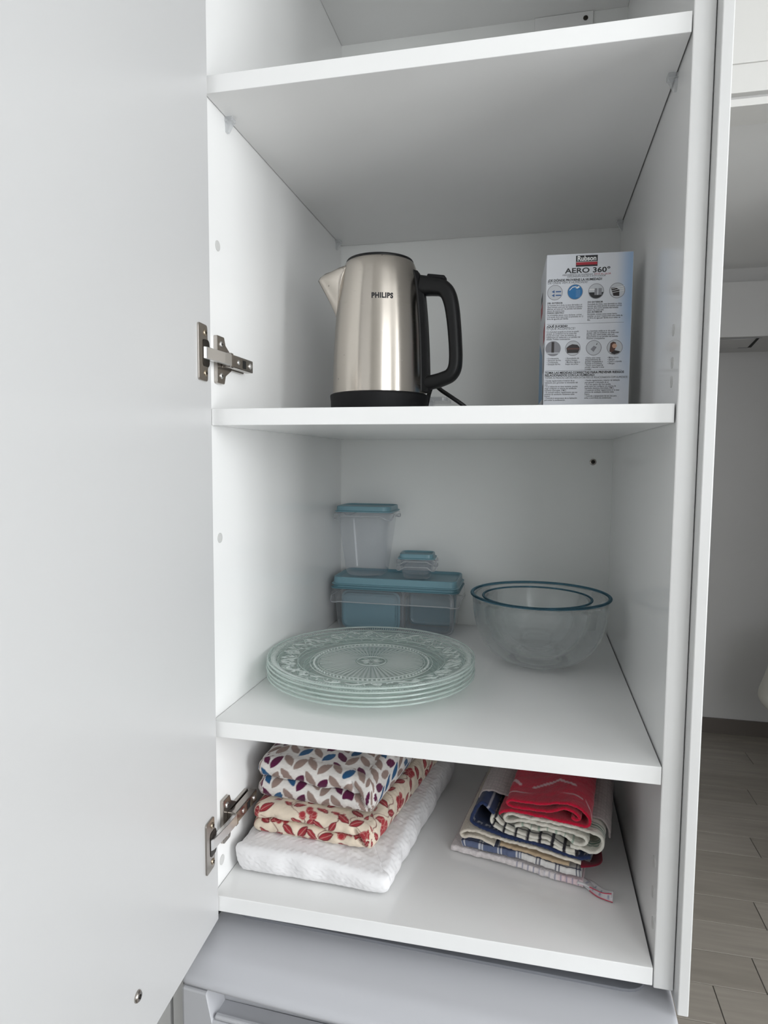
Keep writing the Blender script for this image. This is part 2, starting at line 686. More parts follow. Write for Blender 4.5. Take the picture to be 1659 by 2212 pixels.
for lo_, hi_ in (((-1.82, WY - 0.14, FLOOR), (WX0, WY, 1.66)), ((WX1, WY - 0.14, FLOOR), (RX + 0.14, WY, 1.66)),
                 ((WX0, WY - 0.14, FLOOR), (WX1, WY, WZ0)), ((WX0, WY - 0.14, WZ1), (WX1, WY, 1.66))):
    bm_box(bm, lo_, hi_)
tag(link('wall_front', from_bm('wall_front', bm), 'wall_paint'), kind='structure')
ce = box('ceiling', (-1.82, -2.76, 1.66), (RX + 0.14, 1.10, 1.72), 'ceiling_paint', None, 0); tag(ce, kind='structure')
ce2 = box('ceiling_far', (0.598, 1.10, 1.418), (RX, 3.062, 1.72), 'ceiling_paint', None, 0); tag(ce2, kind='structure')

# window behind the camera: frame and mullions
wn = box('window_2', (WX0, WY - 0.03, WZ0), (WX0 + 0.05, WY + 0.015, WZ1), 'trim_white', None, 0.003)
tag(wn, kind='structure'); ORIGIN[wn.name] = Vector((0, 0, 0))
for nm, lo_, hi_ in (('window_frame', (WX1 - 0.05, WY - 0.03, WZ0), (WX1, WY + 0.015, WZ1)),
                     ('window_frame', (WX0 + .05, WY - 0.03, WZ0), (WX1 - .05, WY + 0.015, WZ0 + 0.06)),
                     ('window_frame', (WX0 + .05, WY - 0.03, WZ1 - 0.06), (WX1 - .05, WY + 0.015, WZ1)),
                     ('mullion', ((WX0 + WX1) / 2 - 0.05, WY - 0.03, WZ0 + .06), ((WX0 + WX1) / 2 + 0.05, WY + 0.02, WZ1 - .06))):
    box(nm, lo_, hi_, 'trim_white', wn, 0.003)

wn = box('window_1', (RX - 0.015, RW[0], RW[2]), (RX + 0.03, RW[0] + 0.05, RW[3]), 'trim_white', None, 0.003)
tag(wn, kind='structure'); ORIGIN[wn.name] = Vector((0, 0, 0))
ymid = (RW[0] + RW[1]) / 2
for nm, lo_, hi_ in (('window_frame', (RX - 0.015, RW[1] - 0.05, RW[2]), (RX + 0.03, RW[1], RW[3])),
                     ('window_frame', (RX - 0.015, RW[0] + .05, RW[2]), (RX + 0.03, RW[1] - .05, RW[2] + 0.06)),
                     ('window_frame', (RX - 0.015, RW[0] + .05, RW[3] - 0.06), (RX + 0.03, RW[1] - .05, RW[3])),
                     ('mullion', (RX - 0.02, ymid - 0.05, RW[2] + .06), (RX + 0.03, ymid + 0.05, RW[3] - .06))):
    box(nm, lo_, hi_, 'trim_white', wn, 0.003)

# header over the passage, bulkhead at the far wall, skirting
hd = box('trim_1', (0.600, 1.00, 1.397), (RX, 1.10, 1.462), 'trim_white', None, 0.001)
tag(hd, kind='structure'); ORIGIN[hd.name] = Vector((0, 0, 0))
box('header_panel', (0.600, 0.996, 1.4622), (RX, 1.10, 1.66), 'trim_white', hd, 0.001)
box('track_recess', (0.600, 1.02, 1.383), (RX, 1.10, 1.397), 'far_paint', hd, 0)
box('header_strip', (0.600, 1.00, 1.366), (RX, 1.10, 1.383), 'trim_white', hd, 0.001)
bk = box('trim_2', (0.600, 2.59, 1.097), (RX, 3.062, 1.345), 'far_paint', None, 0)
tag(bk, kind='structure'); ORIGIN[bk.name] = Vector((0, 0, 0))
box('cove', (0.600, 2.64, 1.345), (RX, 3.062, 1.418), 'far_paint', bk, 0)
bb = box('baseboard_far', (0.600, 3.045, FLOOR), (RX, 3.062, FLOOR + 0.082), 'skirting', None, 0.001)
tag(bb, kind='structure')
# ventilation hatch in the underside of the bulkhead
vt = thing('ceiling_hatch', (1.3, 2.76, 1.097), 'grey rectangular hatch set in the underside of the far bulkhead', 'hatch')
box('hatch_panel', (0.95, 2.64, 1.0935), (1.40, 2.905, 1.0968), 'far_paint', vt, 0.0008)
plate_shape('slot', [(1.408, 2.635), (1.420, 2.635), (1.462, 2.905), (1.446, 2.905)], 0.0012, lambda a, b, h: (a - 0.0, b, 1.0968 - h), 'black_hole', vt)
box('hatch_rim', (0.93, 2.628, 1.0952), (1.43, 2.636, 1.0968), 'print_mid', vt, 0)
box('hatch_rim', (0.93, 2.909, 1.0952), (1.45, 2.919, 1.0968), 'print_mid', vt, 0)

# pale tub chair in the far room, only its edge shows
ch = thing('tub_chair', (1.78, 2.40, FLOOR), 'pale fabric tub chair, only its rounded edge showing by the right border', 'chair')
prof = [(0.0, 0.345), (0.22, 0.348), (0.30, 0.37), (0.338, 0.40), (0.347, 0.42), (0.345, 0.44), (0.335, 0.47), (0.318, 0.53), (0.30, 0.60), (0.285, 0.68), (0.27, 0.70), (0.25, 0.69), (0.24, 0.60), (0.23, 0.50), (0.0, 0.49)]
link('shell', lathe_mesh('shell', prof, 48, (1.78, 2.40, FLOOR)), 'seat_fabric', ch, True)
link('pedestal', lathe_mesh('pedestal', [(0.0, 0.0), (0.2, 0.0), (0.2, 0.008), (0.03, 0.02), (0.025, 0.30), (0.05, 0.347), (0.0, 0.347)], 32, (1.78, 2.40, FLOOR)), 'chair_leg', ch, True)

# ------------------------------------------------------------------ the cabinet
cab = thing('tall_cabinet', (0.28, 0.3, CAB_BOT), 'white tall kitchen cabinet with open door and shelves above the fridge', 'cabinet')
TOPZ = 1.640
box('side_panel', (-0.0218, 0.0, CAB_BOT), (-0.0002, 0.62, TOPZ), 'melamine', cab, 0.0010)
box('side_panel', (W, 0.0, CAB_BOT), (W + 0.0222, 0.62, TOPZ), 'melamine', cab, 0.0014)
box('end_panel', (W + 0.0230, -0.0205, CAB_BOT - 0.012), (W + 0.0350, 0.62, TOPZ), 'melamine_edge', cab, 0.0012)
box('back_panel', (-0.0002, D, CAB_BOT), (W, D + 0.012, TOPZ), 'back_board', cab, 0)
box('top_shelf', (0.0002, 0.0, ZE), (W - 0.0002, D, ZE + T), 'melamine', cab, 0.0004)


def shelf(z, y0, gl=0.0006, gr=0.0015, gb=0.0015):
    return box('shelf', (gl, y0, z - T), (W - gr, D - gb, z), 'melamine', cab, 0.0007)


shelf(ZA, 0.0)
shelf(ZB, 0.0067)
shelf(ZC, -0.0037)
box('bottom_panel', (0.0004, -0.0088, ZD - T - 0.0005), (W - 0.0028, D, ZD), 'melamine', cab, 0.0009)

# shelf pins (clear plastic)


def pin(side, y, z):
    bm = bmesh.new()
    s = 1 if side == 0 else -1
    x0 = 0.0003 if side == 0 else W - 0.0003
    bm_box(bm, (x0, y - 0.006, z - 0.0065), (x0 + s * 0.011, y + 0.006, z - 0.0004), 0.0008, 1)
    # gusset below
    v = [bm.verts.new(c) for c in ((x0, y - 0.004, z - 0.0065), (x0, y + 0.004, z - 0.0065), (x0 + s * 0.010, y + 0.004, z - 0.0065), (x0 + s * 0.010, y - 0.004, z - 0.0065),
                                   (x0, y - 0.003, z - 0.019), (x0, y + 0.003, z - 0.019), (x0 + s * 0.003, y + 0.003, z - 0.019), (x0 + s * 0.003, y - 0.003, z - 0.019))]
    for f in ((0, 1, 5, 4), (1, 2, 6, 5), (2, 3, 7, 6), (3, 0, 4, 7), (4, 5, 6, 7), (0, 3, 2, 1)):
        bm.faces.new([v[i] for i in f])
    return link('shelf_pin', from_bm('shelf_pin', bm), 'pin_plastic', cab)


for z in (ZA - T, ):
    pin(0, 0.060, z); pin(0, 0.560, z); pin(1, 0.078, z); pin(1, 0.560, z)

# round cover caps over drilled holes
cap_me = lathe_mesh('cover_cap', [(0.0, 0.0), (0.0068, 0.0), (0.0068, 0.0004), (0.006, 0.0007), (0.0, 0.0007)], 24)
for (y, z) in ((0.0306, 0.7983), (0.0265, 0.4136), (0.0200, -0.0379)):
    link('cover_cap', cap_me, 'cap_white', cab, loc=(0.0000, y, z), rot=(0, math.radians(90), 0))
for (y, z) in ((0.0240, 0.0405), (0.0250, 0.0018), (0.0180, -0.0324), (0.0400, 0.6711), (0.0390, 0.6338), (0.0390, 0.6124)):
    link('cover_cap', cap_me, 'cap_white', cab, loc=(W, y, z), rot=(0, math.radians(-90), 0))


def screw_mesh(r, h):
    """pan head with a cross recess"""
    bm = bmesh.new()
    seg = 20
    prof = [(r, 0), (r * 0.96, h * 0.5), (r * 0.7, h), (r * 0.30, h), (0, h * 0.5)]
    rings = []
    for rr, zz in prof[:-1]:
        rings.append([bm.verts.new((rr * math.cos(2 * math.pi * k / seg), rr * math.sin(2 * math.pi * k / seg), zz)) for k in range(seg)])
    c = bm.verts.new((0, 0, prof[-1][1]))
    for a, b in zip(rings[:-1], rings[1:]):
        for k in range(seg):
            bm.faces.new((a[k], a[(k + 1) % seg], b[(k + 1) % seg], b[k]))
    for k in range(seg):
        bm.faces.new((rings[-1][k], rings[-1][(k + 1) % seg], c))
    bm.faces.new(rings[0][::-1])
    # cross blades as raised edges of the recess
    return from_bm('screw', bm)


scr = screw_mesh(0.0042, 0.0018)
scr_small = screw_mesh(0.0032, 0.0012)
scr_big = screw_mesh(0.0062, 0.0030)


def cross_mesh(r):
    bm = bmesh.new()
    bm_box(bm, (-r, -r * 0.22, 0), (r, r * 0.22, 0.0004))
    bm_box(bm, (-r * 0.22, -r, 0), (r * 0.22, r, 0.0004))
    return from_bm('cross', bm)


cross_me = cross_mesh(0.0024)


def screw(name, parent, loc, rot, mesh=scr, m='nickel', cross=True):
    o = link(name, mesh, m, parent, True, loc=loc, rot=rot)
    return o


# screw in the back wall of the third compartment
sk = link('screw', lathe_mesh('washer', [(0.0, 0.0), (0.0065, 0.0), (0.0065, 0.0006), (0.0046, 0.0012), (0.0, 0.0012)], 28), 'nickel', cab, True, loc=(0.5266, D - 0.0001, 0.5185), rot=(math.radians(90), 0, 0))
link('screw_head', lathe_mesh('screw_head', [(0.0, 0.0), (0.0042, 0.0), (0.0040, 0.0010), (0.0, 0.0004)], 24), 'dark_metal', cab, True, loc=(0.5266, D - 0.0014, 0.5185), rot=(math.radians(90), 0, 0))
link('screw_recess', cross_me, 'black_hole', cab, loc=(0.5266, D - 0.0024, 0.5185), rot=(math.radians(90), math.radians(20), 0))
# hanging bracket under the cabinet top
br = plate_shape('hanging_bracket', round_poly([(0.392, 1.334), (0.5005, 1.334), (0.5005, 1.3775), (0.392, 1.3775)], [0.001, 0.008, 0.001, 0.001]), 0.004, lambda a, b, h: (a, D - h, b), 'melamine', cab, 0.0004)
link('screw', lathe_mesh('bracket_screw', [(0, 0), (0.0045, 0.0), (0.0045, 0.0008), (0.0025, 0.0012), (0, 0.0006)], 20), 'dark_metal', br, True, loc=(0.4868, D - 0.004, 1.3655), rot=(math.radians(90), 0, 0))

# door: hinged on the left, open a little less than square
DP = np.array([0.0095, -0.0105])
DDIR = np.array([0.0684, -0.9977])         # from hinge edge towards the camera
DN = np.array([0.9977, 0.0684])            # inner face normal (towards the cabinet opening)


def on_door(a, z, h):
    p = DP + DDIR * a + DN * h
    return (float(p[0]), float(p[1]), z)


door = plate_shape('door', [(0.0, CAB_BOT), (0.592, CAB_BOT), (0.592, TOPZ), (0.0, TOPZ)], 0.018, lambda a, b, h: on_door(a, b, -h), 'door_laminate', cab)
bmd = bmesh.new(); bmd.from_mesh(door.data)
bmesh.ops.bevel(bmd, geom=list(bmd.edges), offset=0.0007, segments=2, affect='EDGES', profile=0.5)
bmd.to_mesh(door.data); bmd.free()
ds_a = (0.2171 - 0.0105) / 0.9977
link('screw', scr_big, 'nickel', door, True, loc=on_door(ds_a, -0.0362, 0.0), rot=(0, math.radians(90), math.radians(4)))
link('screw_recess', cross_me, 'dark_metal', door, loc=on_door(ds_a, -0.0362, 0.0030), rot=(0, math.radians(90), math.radians(4)))


def hinge(zc):
    # arm on the side panel
    bm = bmesh.new()
    bm_box(bm, (0.006, 0.030, zc - 0.0085), (0.0175, 0.100, zc + 0.0085), 0.0012, 2)
    arm = link('hinge', from_bm('hinge', bm), 'nickel', cab)
    # mounting plate with two wings
    o = [(0.010, -0.031), (0.030, -0.031), (0.034, -0.020), (0.046, -0.013), (0.052, -0.010), (0.090, -0.010),
         (0.090, 0.010), (0.052, 0.010), (0.046, 0.013), (0.034, 0.021), (0.030, 0.031), (0.010, 0.031)]
    pts = round_poly(o, [0.003, 0.003, 0.002, 0.002, 0.002, 0.002] * 2)
    plate_shape('mounting_plate', [(p[0] + 0.006, p[1]) for p in pts], 0.005, lambda a, b, h: (0.0002 + h, a, zc + b), 'nickel', arm, 0.0008)
    for dz in (-0.0205, 0.0205):
        link('mounting_screw', scr, 'nickel_bright', arm, True, loc=(0.0050, 0.027, zc + dz), rot=(0, math.radians(90), 0))
        link('screw_recess', cross_me, 'dark_metal', arm, loc=(0.0066, 0.027, zc + dz), rot=(0, math.radians(90), 0))
    link('adjuster_screw', scr_small, 'nickel_bright', arm, True, loc=(0.0175, 0.053, zc), rot=(0, math.radians(90), 0))
    link('fixing_screw', scr, 'nickel_bright', arm, True, loc=(0.0175, 0.090, zc), rot=(0, math.radians(90), 0))
    box('arm_slot', (0.0172, 0.066, zc - 0.006), (0.0177, 0.076, zc + 0.005), 'black_hole', arm, 0)
    box('arm_end', (0.005, 0.028, zc - 0.0098), (0.0185, 0.036, zc + 0.0098), 'nickel', arm, 0.0012)
    # cup flange on the door
    o = [(0.014, -0.0345), (0.0395, -0.0345), (0.0395, 0.0345), (0.014, 0.0345), (0.0135, 0.018), (0.0080, 0.013), (0.0070, 0.0), (0.0080, -0.013), (0.0135, -0.018)]
    pts = round_poly(o, [0.005, 0.004, 0.004, 0.005, 0.003, 0.004, 0.004, 0.004, 0.003])
    fl_ = plate_shape('cup_flange', [(p[0], p[1]) for p in pts], 0.0022, lambda a, b, h: on_door(a, zc + b, h), 'nickel', arm, 0.0006)
    rotd = (0, math.radians(90), math.radians(4))
    for dz in (-0.0245, 0.0245):
        link('flange_screw', scr, 'brass_screw', arm, True, loc=on_door(0.021, zc + dz, 0.0018), rot=rotd)
        link('screw_recess', cross_me, 'dark_metal', arm, loc=on_door(0.021, zc + dz, 0.0036), rot=rotd)
    plate_shape('cup', round_poly([(0.010, -0.0165), (0.0285, -0.0165), (0.0285, 0.0165), (0.010, 0.0165)], 0.006), 0.0008, lambda a, b, h: on_door(a, zc + b, 0.0020 + h), 'dark_metal', arm)
    # bright link between cup and arm
    a0 = on_door(0.0290, 0, 0.0015)
    P = [Vector((a0[0], a0[1], 0)), Vector((a0[0] + 0.0035, a0[1] + 0.006, 0)), Vector((0.0190, 0.010, 0)), Vector((0.0190, 0.030, 0))]
    bm = bmesh.new()
    hw = 0.0074
    th = 0.006
    rows = []
    for i, p in enumerate(P):
        t = (P[min(i + 1, 3)] - P[max(i - 1, 0)]).normalized()
        nrm = Vector((t.y, -t.x, 0))
        rows.append([bm.verts.new(p + nrm * 0 + Vector((0, 0, zc - hw))), bm.verts.new(p + Vector((0, 0, zc + hw))),
                     bm.verts.new(p - nrm * th + Vector((0, 0, zc + hw))), bm.verts.new(p - nrm * th + Vector((0, 0, zc - hw)))])
    for a, b in zip(rows[:-1], rows[1:]):
        for k in range(4):
            bm.faces.new((a[k], a[(k + 1) % 4], b[(k + 1) % 4], b[k]))
    bm.faces.new(rows[0]); bm.faces.new(rows[-1][::-1])
    bmesh.ops.bevel(bm, geom=list(bm.edges), offset=0.0007, segments=1, affect='EDGES', profile=0.5)
    link('hinge_link', from_bm('hinge_link', bm), 'nickel_bright', arm)
    return arm


hinge(0.650)
hinge(0.018)

# ------------------------------------------------------------------ fridge below
FR = thing('fridge', (0.30, 0.2, FLOOR), 'white freestanding fridge with rounded worktop standing under the cabinet', 'fridge')
FROT = math.radians(-1.5)
fp = np.array([-0.009, -0.078])


def fr(x, y, z):
    c, s = math.cos(FROT), math.sin(FROT)
    y = y - 0.009 * max(0.0, 1 - ((x - 0.2975) / 0.2975) ** 2) * max(0.0, 1 - y / 0.06)      # slightly bowed front
    return (float(fp[0] + c * x - s * y), float(fp[1] + s * x + c * y), z)


def fbox(name, lo, hi, m, bevel, seg=2, parent=None, smooth=False):
    bm = bmesh.new()
    bm_box(bm, lo, hi, bevel, seg)
    for v in bm.verts:
        v.co = Vector(fr(*v.co))
    return link(name, from_bm(name, bm), m, parent or FR, smooth)


FT = -0.1175
# worktop: rounded front profile, swept across, with a shade-coloured inset behind
prof = [(0.66, FT), (0.130, FT - 0.0)]
pr = [(0.66, FT), (0.112, FT), (0.107, FT + 0.0005), (0.050, FT + 0.0005), (0.036, FT), (0.028, FT - 0.0015), (0.022, FT - 0.004), (0.006, FT - 0.0135), (0.002, FT - 0.0165), (0.0, FT - 0.021), (0.0, FT - 0.024), (0.003, FT - 0.026), (0.60, FT - 0.026)]
xs = [0.0, 0.001, 0.003, 0.007] + list(np.linspace(0.02, 0.575, 14)) + [0.588, 0.592, 0.594, 0.595]
V, F = [], []
for x in xs:
    e = min(x, 0.595 - x)
    ins = 0.007 - math.sqrt(max(0, 0.007 ** 2 - max(0, 0.007 - e) ** 2)) if e < 0.007 else 0.0
    for (yy, zz) in pr:
        dz = -0.5 * ins if zz > FT - 0.012 else 0
        V.append(fr(x, yy + (ins if yy < 0.05 else 0), zz + dz))
n = len(pr)
for i in range(len(xs) - 1):
    for j in range(n - 1):
        F.append((i * n + j, i * n + j + 1, (i + 1) * n + j + 1, (i + 1) * n + j))
me = pymesh('worktop', V, F + [tuple(range(n)), tuple((len(xs) - 1) * n + k for k in range(n))[::-1]])
bm = bmesh.new(); bm.from_mesh(me); bmesh.ops.recalc_face_normals(bm, faces=bm.faces); bm.to_mesh(me); bm.free()
link('worktop', me, 'fridge_white', FR, True)
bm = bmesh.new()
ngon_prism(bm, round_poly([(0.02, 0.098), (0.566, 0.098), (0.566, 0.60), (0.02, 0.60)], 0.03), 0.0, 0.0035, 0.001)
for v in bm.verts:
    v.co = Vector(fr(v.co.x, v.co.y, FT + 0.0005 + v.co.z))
link('worktop_shade_inset', from_bm('worktop_shade_inset', bm), 'gasket_and_shade', FR)  # grey inset stands in for the shadow under the cabinet
fbox('body', (0.004, 0.066, FLOOR + 0.02), (0.591, 0.62, FT - 0.0265), 'fridge_white', 0.004)
for px in (0.05, 0.54):
    fbox('foot', (px - 0.02, 0.10, FLOOR + 0.001), (px + 0.02, 0.14, FLOOR + 0.0195), 'black_plastic', 0.002)
# door with a recessed grip along its top
bm = bmesh.new()
zt, zb, yf, yb = FT - 0.0290, FLOOR + 0.10, 0.0, 0.060
gx0, gx1, gz, gd = 0.036, 0.30, zt - 0.036, 0.034
bm = bmesh.new()
cols_ = [(0.0, zt - 0.004, 0.004), (0.0012, zt - 0.0012, 0.0012), (0.004, zt, 0.0)] + [(x, zt, 0.0) for x in (0.015, gx0 - 0.003)] + [(gx0, zt, 0.0), (gx0 + 0.008, gz, 0.0)]
cols_ += [(x, gz, 0.0) for x in np.linspace(gx0 + 0.03, gx1 - 0.03, 8)] + [(gx1 - 0.008, gz, 0.0), (gx1, zt, 0.0)] + [(x, zt, 0.0) for x in np.linspace(gx1 + 0.02, 0.580, 10)] + [(0.591, zt, 0.0), (0.5938, zt - 0.0012, 0.0012), (0.595, zt - 0.004, 0.004)]
grid_ = []
for (x, tz, yo) in cols_:
    grid_.append([bm.verts.new((x, yo, zb)), bm.verts.new((x, yo, tz - 0.003)), bm.verts.new((x, yo + 0.0009, tz - 0.0009)), bm.verts.new((x, yo + 0.003, tz)), bm.verts.new((x, gd, tz)), bm.verts.new((x, gd, zb))])
for p_, q_ in zip(grid_[:-1], grid_[1:]):
    for k in range(6):
        bm.faces.new((p_[k], p_[(k + 1) % 6], q_[(k + 1) % 6], q_[k]))
bm.faces.new(grid_[0]); bm.faces.new(grid_[-1][::-1])
bm_box(bm, (0.0, gd, zb), (0.595, yb, zt), 0.002, 2)
for v in bm.verts:
    v.co = Vector(fr(*v.co))
fd = link('door', from_bm('fridge_door', bm), 'fridge_door', FR)
box_g = fbox('grip_lip', (gx0 + 0.010, 0.003, gz + 0.0004), (gx1 - 0.010, 0.010, gz + 0.006), 'fridge_door', 0.002, 2, fd)
fbox('door_band', (-0.002, -0.0018, zt - 0.085), (0.597, 0.0005, zt - 0.0835), 'gasket_and_shade', 0.0003, 1, fd)

# neighbouring cabinet left of the fridge
nb = thing('base_cabinet', (-0.35, 0.2, FLOOR), 'white base cabinet left of the fridge, seen below the open door', 'cabinet')
box('side_panel', (-0.050, -0.030, FLOOR + 0.09), (-0.034, 0.60, -0.125), 'melamine_edge', nb, 0.001)
box('body', (-0.60, -0.012, FLOOR + 0.09), (-0.0505, 0.60, -0.125), 'melamine', nb, 0.001)
box('door', (-0.597, -0.032, FLOOR + 0.095), (-0.053, -0.0125, -0.13), 'melamine_edge', nb, 0.001)
box('plinth', (-0.60, 0.02, FLOOR + 0.001), (-0.034, 0.06, FLOOR + 0.089), 'melamine', nb, 0)

# ------------------------------------------------------------------ electric kettle
KX, KY = 0.167, 0.250
KZ = ZB
ket = thing('electric_kettle', (KX, KY, KZ), 'brushed steel electric kettle with black handle on the upper shelf', 'kettle')
KC = (KX, KY, KZ)
link('power_base', lathe_mesh('power_base', [(0.0, 0.0005), (0.0755, 0.0005), (0.0765, 0.002), (0.0772, 0.026), (0.0782, 0.0345), (0.0778, 0.0370), (0.0745, 0.0385), (0.0, 0.0385)], 96, KC), 'black_matte', ket, True)
bodyp = [(0.0740, 0.0386), (0.0742, 0.041), (0.0736, 0.070), (0.0720, 0.110), (0.0695, 0.150), (0.0655, 0.190), (0.0622, 0.212), (0.0588, 0.2280), (0.0552, 0.2385), (0.0525, 0.2425), (0.0510, 0.2430)]
bp = [(float(a), float(b)) for a, b in resample(spline(bodyp, 6), 0.004)[0]]
link('body', lathe_mesh('body', bp, 160, KC), 'brushed_steel', ket, True)
link('lid', lathe_mesh('lid', [(0.0515, 0.2405), (0.0530, 0.2435), (0.0518, 0.2455), (0.047, 0.2470), (0.030, 0.2482), (0.0, 0.2485)], 96, KC), 'black_plastic', ket, True)


def body_r(z):
    zz = [b for a, b in bp]
    return float(np.interp(z, zz, [a for a, b in bp]))


# spout: a wedge growing out of the body on the left
SA = math.radians(180 + 12)
sd = np.array([math.cos(SA), math.sin(SA)])
sn = np.array([-sd[1], sd[0]])
V, F = [], []
rows = 14
nc = 17
for i in range(rows):
    t = i / (rows - 1)
    z = 0.158 + t * (0.2330 - 0.158)
    reach = 0.0385 * (0.02 + 0.98 * min(1.0, t / 0.80) ** 1.2) * (1.0 if t < 0.80 else 1 - 0.42 * ((t - 0.80) / 0.20))
    wid = 0.0015 + 0.0245 * t ** 0.75
    R0 = body_r(z)
    for k in range(nc):
        s = -1 + 2 * k / (nc - 1)
        lat = wid * math.sin(s * math.pi / 2) if False else wid * s
        out_ = math.sqrt(max(0, R0 ** 2 - lat ** 2)) - 0.0008 + reach * (1 - abs(s) ** 1.35)
        dz = -0.012 * (1 - abs(s)) * 0 - (0.010 * (1 - abs(s)) ** 2 if t > 0.98 else 0)
        p = np.array([KX, KY]) + sd * out_ + sn * lat
        V.append((p[0], p[1], KZ + z + dz))
F = grid_faces(nc, rows, False)
# top cap (rim of the spout), open mouth closed by a sloping face
top0 = (rows - 1) * nc
c0 = len(V)
p = np.array([KX, KY]) + sd * (body_r(0.233) - 0.004)
V.append((p[0], p[1], KZ + 0.2325))
for k in range(nc - 1):
    F.append((top0 + k, top0 + k + 1, c0))
sp = link('spout', pymesh('spout', V, F), 'brushed_steel', ket, True)
sol = sp.modifiers.new('thickness', 'SOLIDIFY'); sol.thickness = 0.0006
# seam line of the spout
for side in (0, nc - 1):
    pts = [V[i * nc + side] for i in range(rows)]
    pts = [(q[0] - sd[0] * 0.0004 * 0, q[1], q[2]) for q in pts]
    link('spout_seam', tube_mesh('spout_seam', pts, 0.0008, 6), 'nickel', sp, True)

# black strip with water gauge behind the handle, then the handle
HA = math.radians(-4)
hdv = np.array([math.cos(HA), math.sin(HA)])
hnv = np.array([-hdv[1], hdv[0]])


def hpt(a, lat, z):
    p = np.array([KX, KY]) + hdv * a + hnv * lat
    return (float(p[0]), float(p[1]), KZ + z)


V, F = [], []
zs = np.linspace(0.041, 0.226, 30)
lat = [(-0.0185, -0.0020), (-0.0170, 0.0020), (-0.011, 0.0065), (-0.009, 0.0085), (0.009, 0.0085), (0.011, 0.0065), (0.0170, 0.0020), (0.0185, -0.0020)]
for z in zs:
    taper = 1.0 if z < 0.215 else max(0.3, 1 - (z - 0.215) / 0.02)
    R0 = body_r(z)
    for (l, h) in lat:
        l2 = l * (0.80 + 0.2 * (0.226 - z) / 0.18)
        V.append(hpt(math.sqrt(R0 ** 2 - l2 ** 2) + h * taper, l2, z))
F = grid_faces(len(lat), len(zs), False)
F += [tuple(range(len(lat))), tuple((len(zs) - 1) * len(lat) + k for k in range(len(lat)))[::-1]]
me = pymesh('handle_mount', V, F)
bm = bmesh.new(); bm.from_mesh(me); bmesh.ops.recalc_face_normals(bm, faces=bm.faces); bm.to_mesh(me); bm.free()
link('handle_mount', me, 'black_plastic', ket)
# handle: swept rounded section; path in (a, z), half width and half height vary
hp = [(0.066, 0.205), (0.076, 0.2035), (0.088, 0.202), (0.100, 0.199), (0.1095, 0.190), (0.1155, 0.172), (0.1195, 0.145), (0.1222, 0.115), (0.1232, 0.092), (0.1215, 0.076), (0.115, 0.066), (0.104, 0.061), (0.092, 0.0575), (0.080, 0.0555), (0.072, 0.0555)]
hh = [0.0165, 0.0160, 0.0150, 0.0140, 0.0130, 0.0120, 0.0112, 0.0108, 0.0108, 0.0110, 0.0112, 0.0115, 0.0118, 0.0120, 0.0125]
P = spline(hp, 5)
HH = np.interp(np.linspace(0, 1, len(P)), np.linspace(0, 1, len(hh)), hh)
V, F = [], []
seg = 20
for i, q in enumerate(P):
    t = P[min(i + 1, len(P) - 1)] - P[max(i - 1, 0)]
    t /= np.linalg.norm(t)
    nn = np.array([t[1], -t[0]])
    nn = -nn
    for k in range(seg):
        a = 2 * math.pi * k / seg
        ca, sa = math.cos(a), math.sin(a)
        ca = math.copysign(abs(ca) ** 0.7, ca); sa = math.copysign(abs(sa) ** 0.7, sa)
        v = q + nn * HH[i] * ca * 0.92
        V.append(hpt(v[0], 0.0135 * sa, v[1]))
F = grid_faces(seg, len(P), True)
F += [tuple(range(seg)), tuple((len(P) - 1) * seg + k for k in range(seg))[::-1]]
me = pymesh('handle', V, F)
bm = bmesh.new(); bm.from_mesh(me); bmesh.ops.recalc_face_normals(bm, faces=bm.faces); bm.to_mesh(me); bm.free()
hnd = link('handle', me, 'black_plastic', ket, True)
# lid button on top of the handle
V = []
pts = [hpt(a, l, z) for a, l, z in ()]
bm = bmesh.new()
bm_box(bm, (0.078, -0.009, 0.214), (0.106, 0.009, 0.2205), 0.0022, 2)
for v in bm.verts:
    v.co = Vector(hpt(v.co.x, v.co.y, v.co.z - (v.co.x - 0.078) * 0.16))
link('lid_button', from_bm('lid_button', bm), 'black_matte', hnd)
# lettering on the body, wrapped round the steel
me = text_mesh('PHILIPS', 0.0106, 'CENTER', bold=0.05, xscale=0.88, spacing=1.10)
LA = math.radians(-90 + 16.5)
for v in me.vertices:
    z = 0.1750 + v.co.y
    R0 = body_r(z) + 0.00025
    a = LA + v.co.x / R0
    v.co = Vector((KX + R0 * math.cos(a), KY + R0 * math.sin(a), KZ + z))
link('logo_lettering', me, 'print_black', ket)
# mains cord
cpts = spline([(0.236, 0.285, KZ + 0.010), (0.240, 0.300, KZ + 0.045), (0.247, 0.305, KZ + 0.058), (0.262, 0.303, KZ + 0.048), (0.280, 0.300, KZ + 0.036), (0.297, 0.300, KZ + 0.024), (0.312, 0.305, KZ + 0.010), (0.322, 0.330, KZ + 0.0042), (0.300, 0.400, KZ + 0.0040), (0.220, 0.420, KZ + 0.0040)], 8)
link('mains_cord', tube_mesh('mains_cord', cpts, 0.0035, 10), 'cord_black', ket, True)

# clear lid lying behind the kettle
lidc = thing('spare_lid', (0.225, 0.40, ZB), 'clear plastic lid lying behind the kettle base', 'lid')
bm = bmesh.new()
ngon_prism(bm, round_poly([(0.165, 0.34), (0.264, 0.34), (0.264, 0.41), (0.165, 0.41)], 0.012), ZB + 0.0365, ZB + 0.043, 0.0015)
link('top', from_bm('top', bm), 'container_rim', lidc)
bm = bmesh.new()
ngon_prism(bm, round_poly([(0.17, 0.36), (0.236, 0.36), (0.236, 0.40), (0.17, 0.40)], 0.012), ZB + 0.001, ZB + 0.0360, 0.001)
link('tub', from_bm('tub', bm), 'container_plastic', lidc)

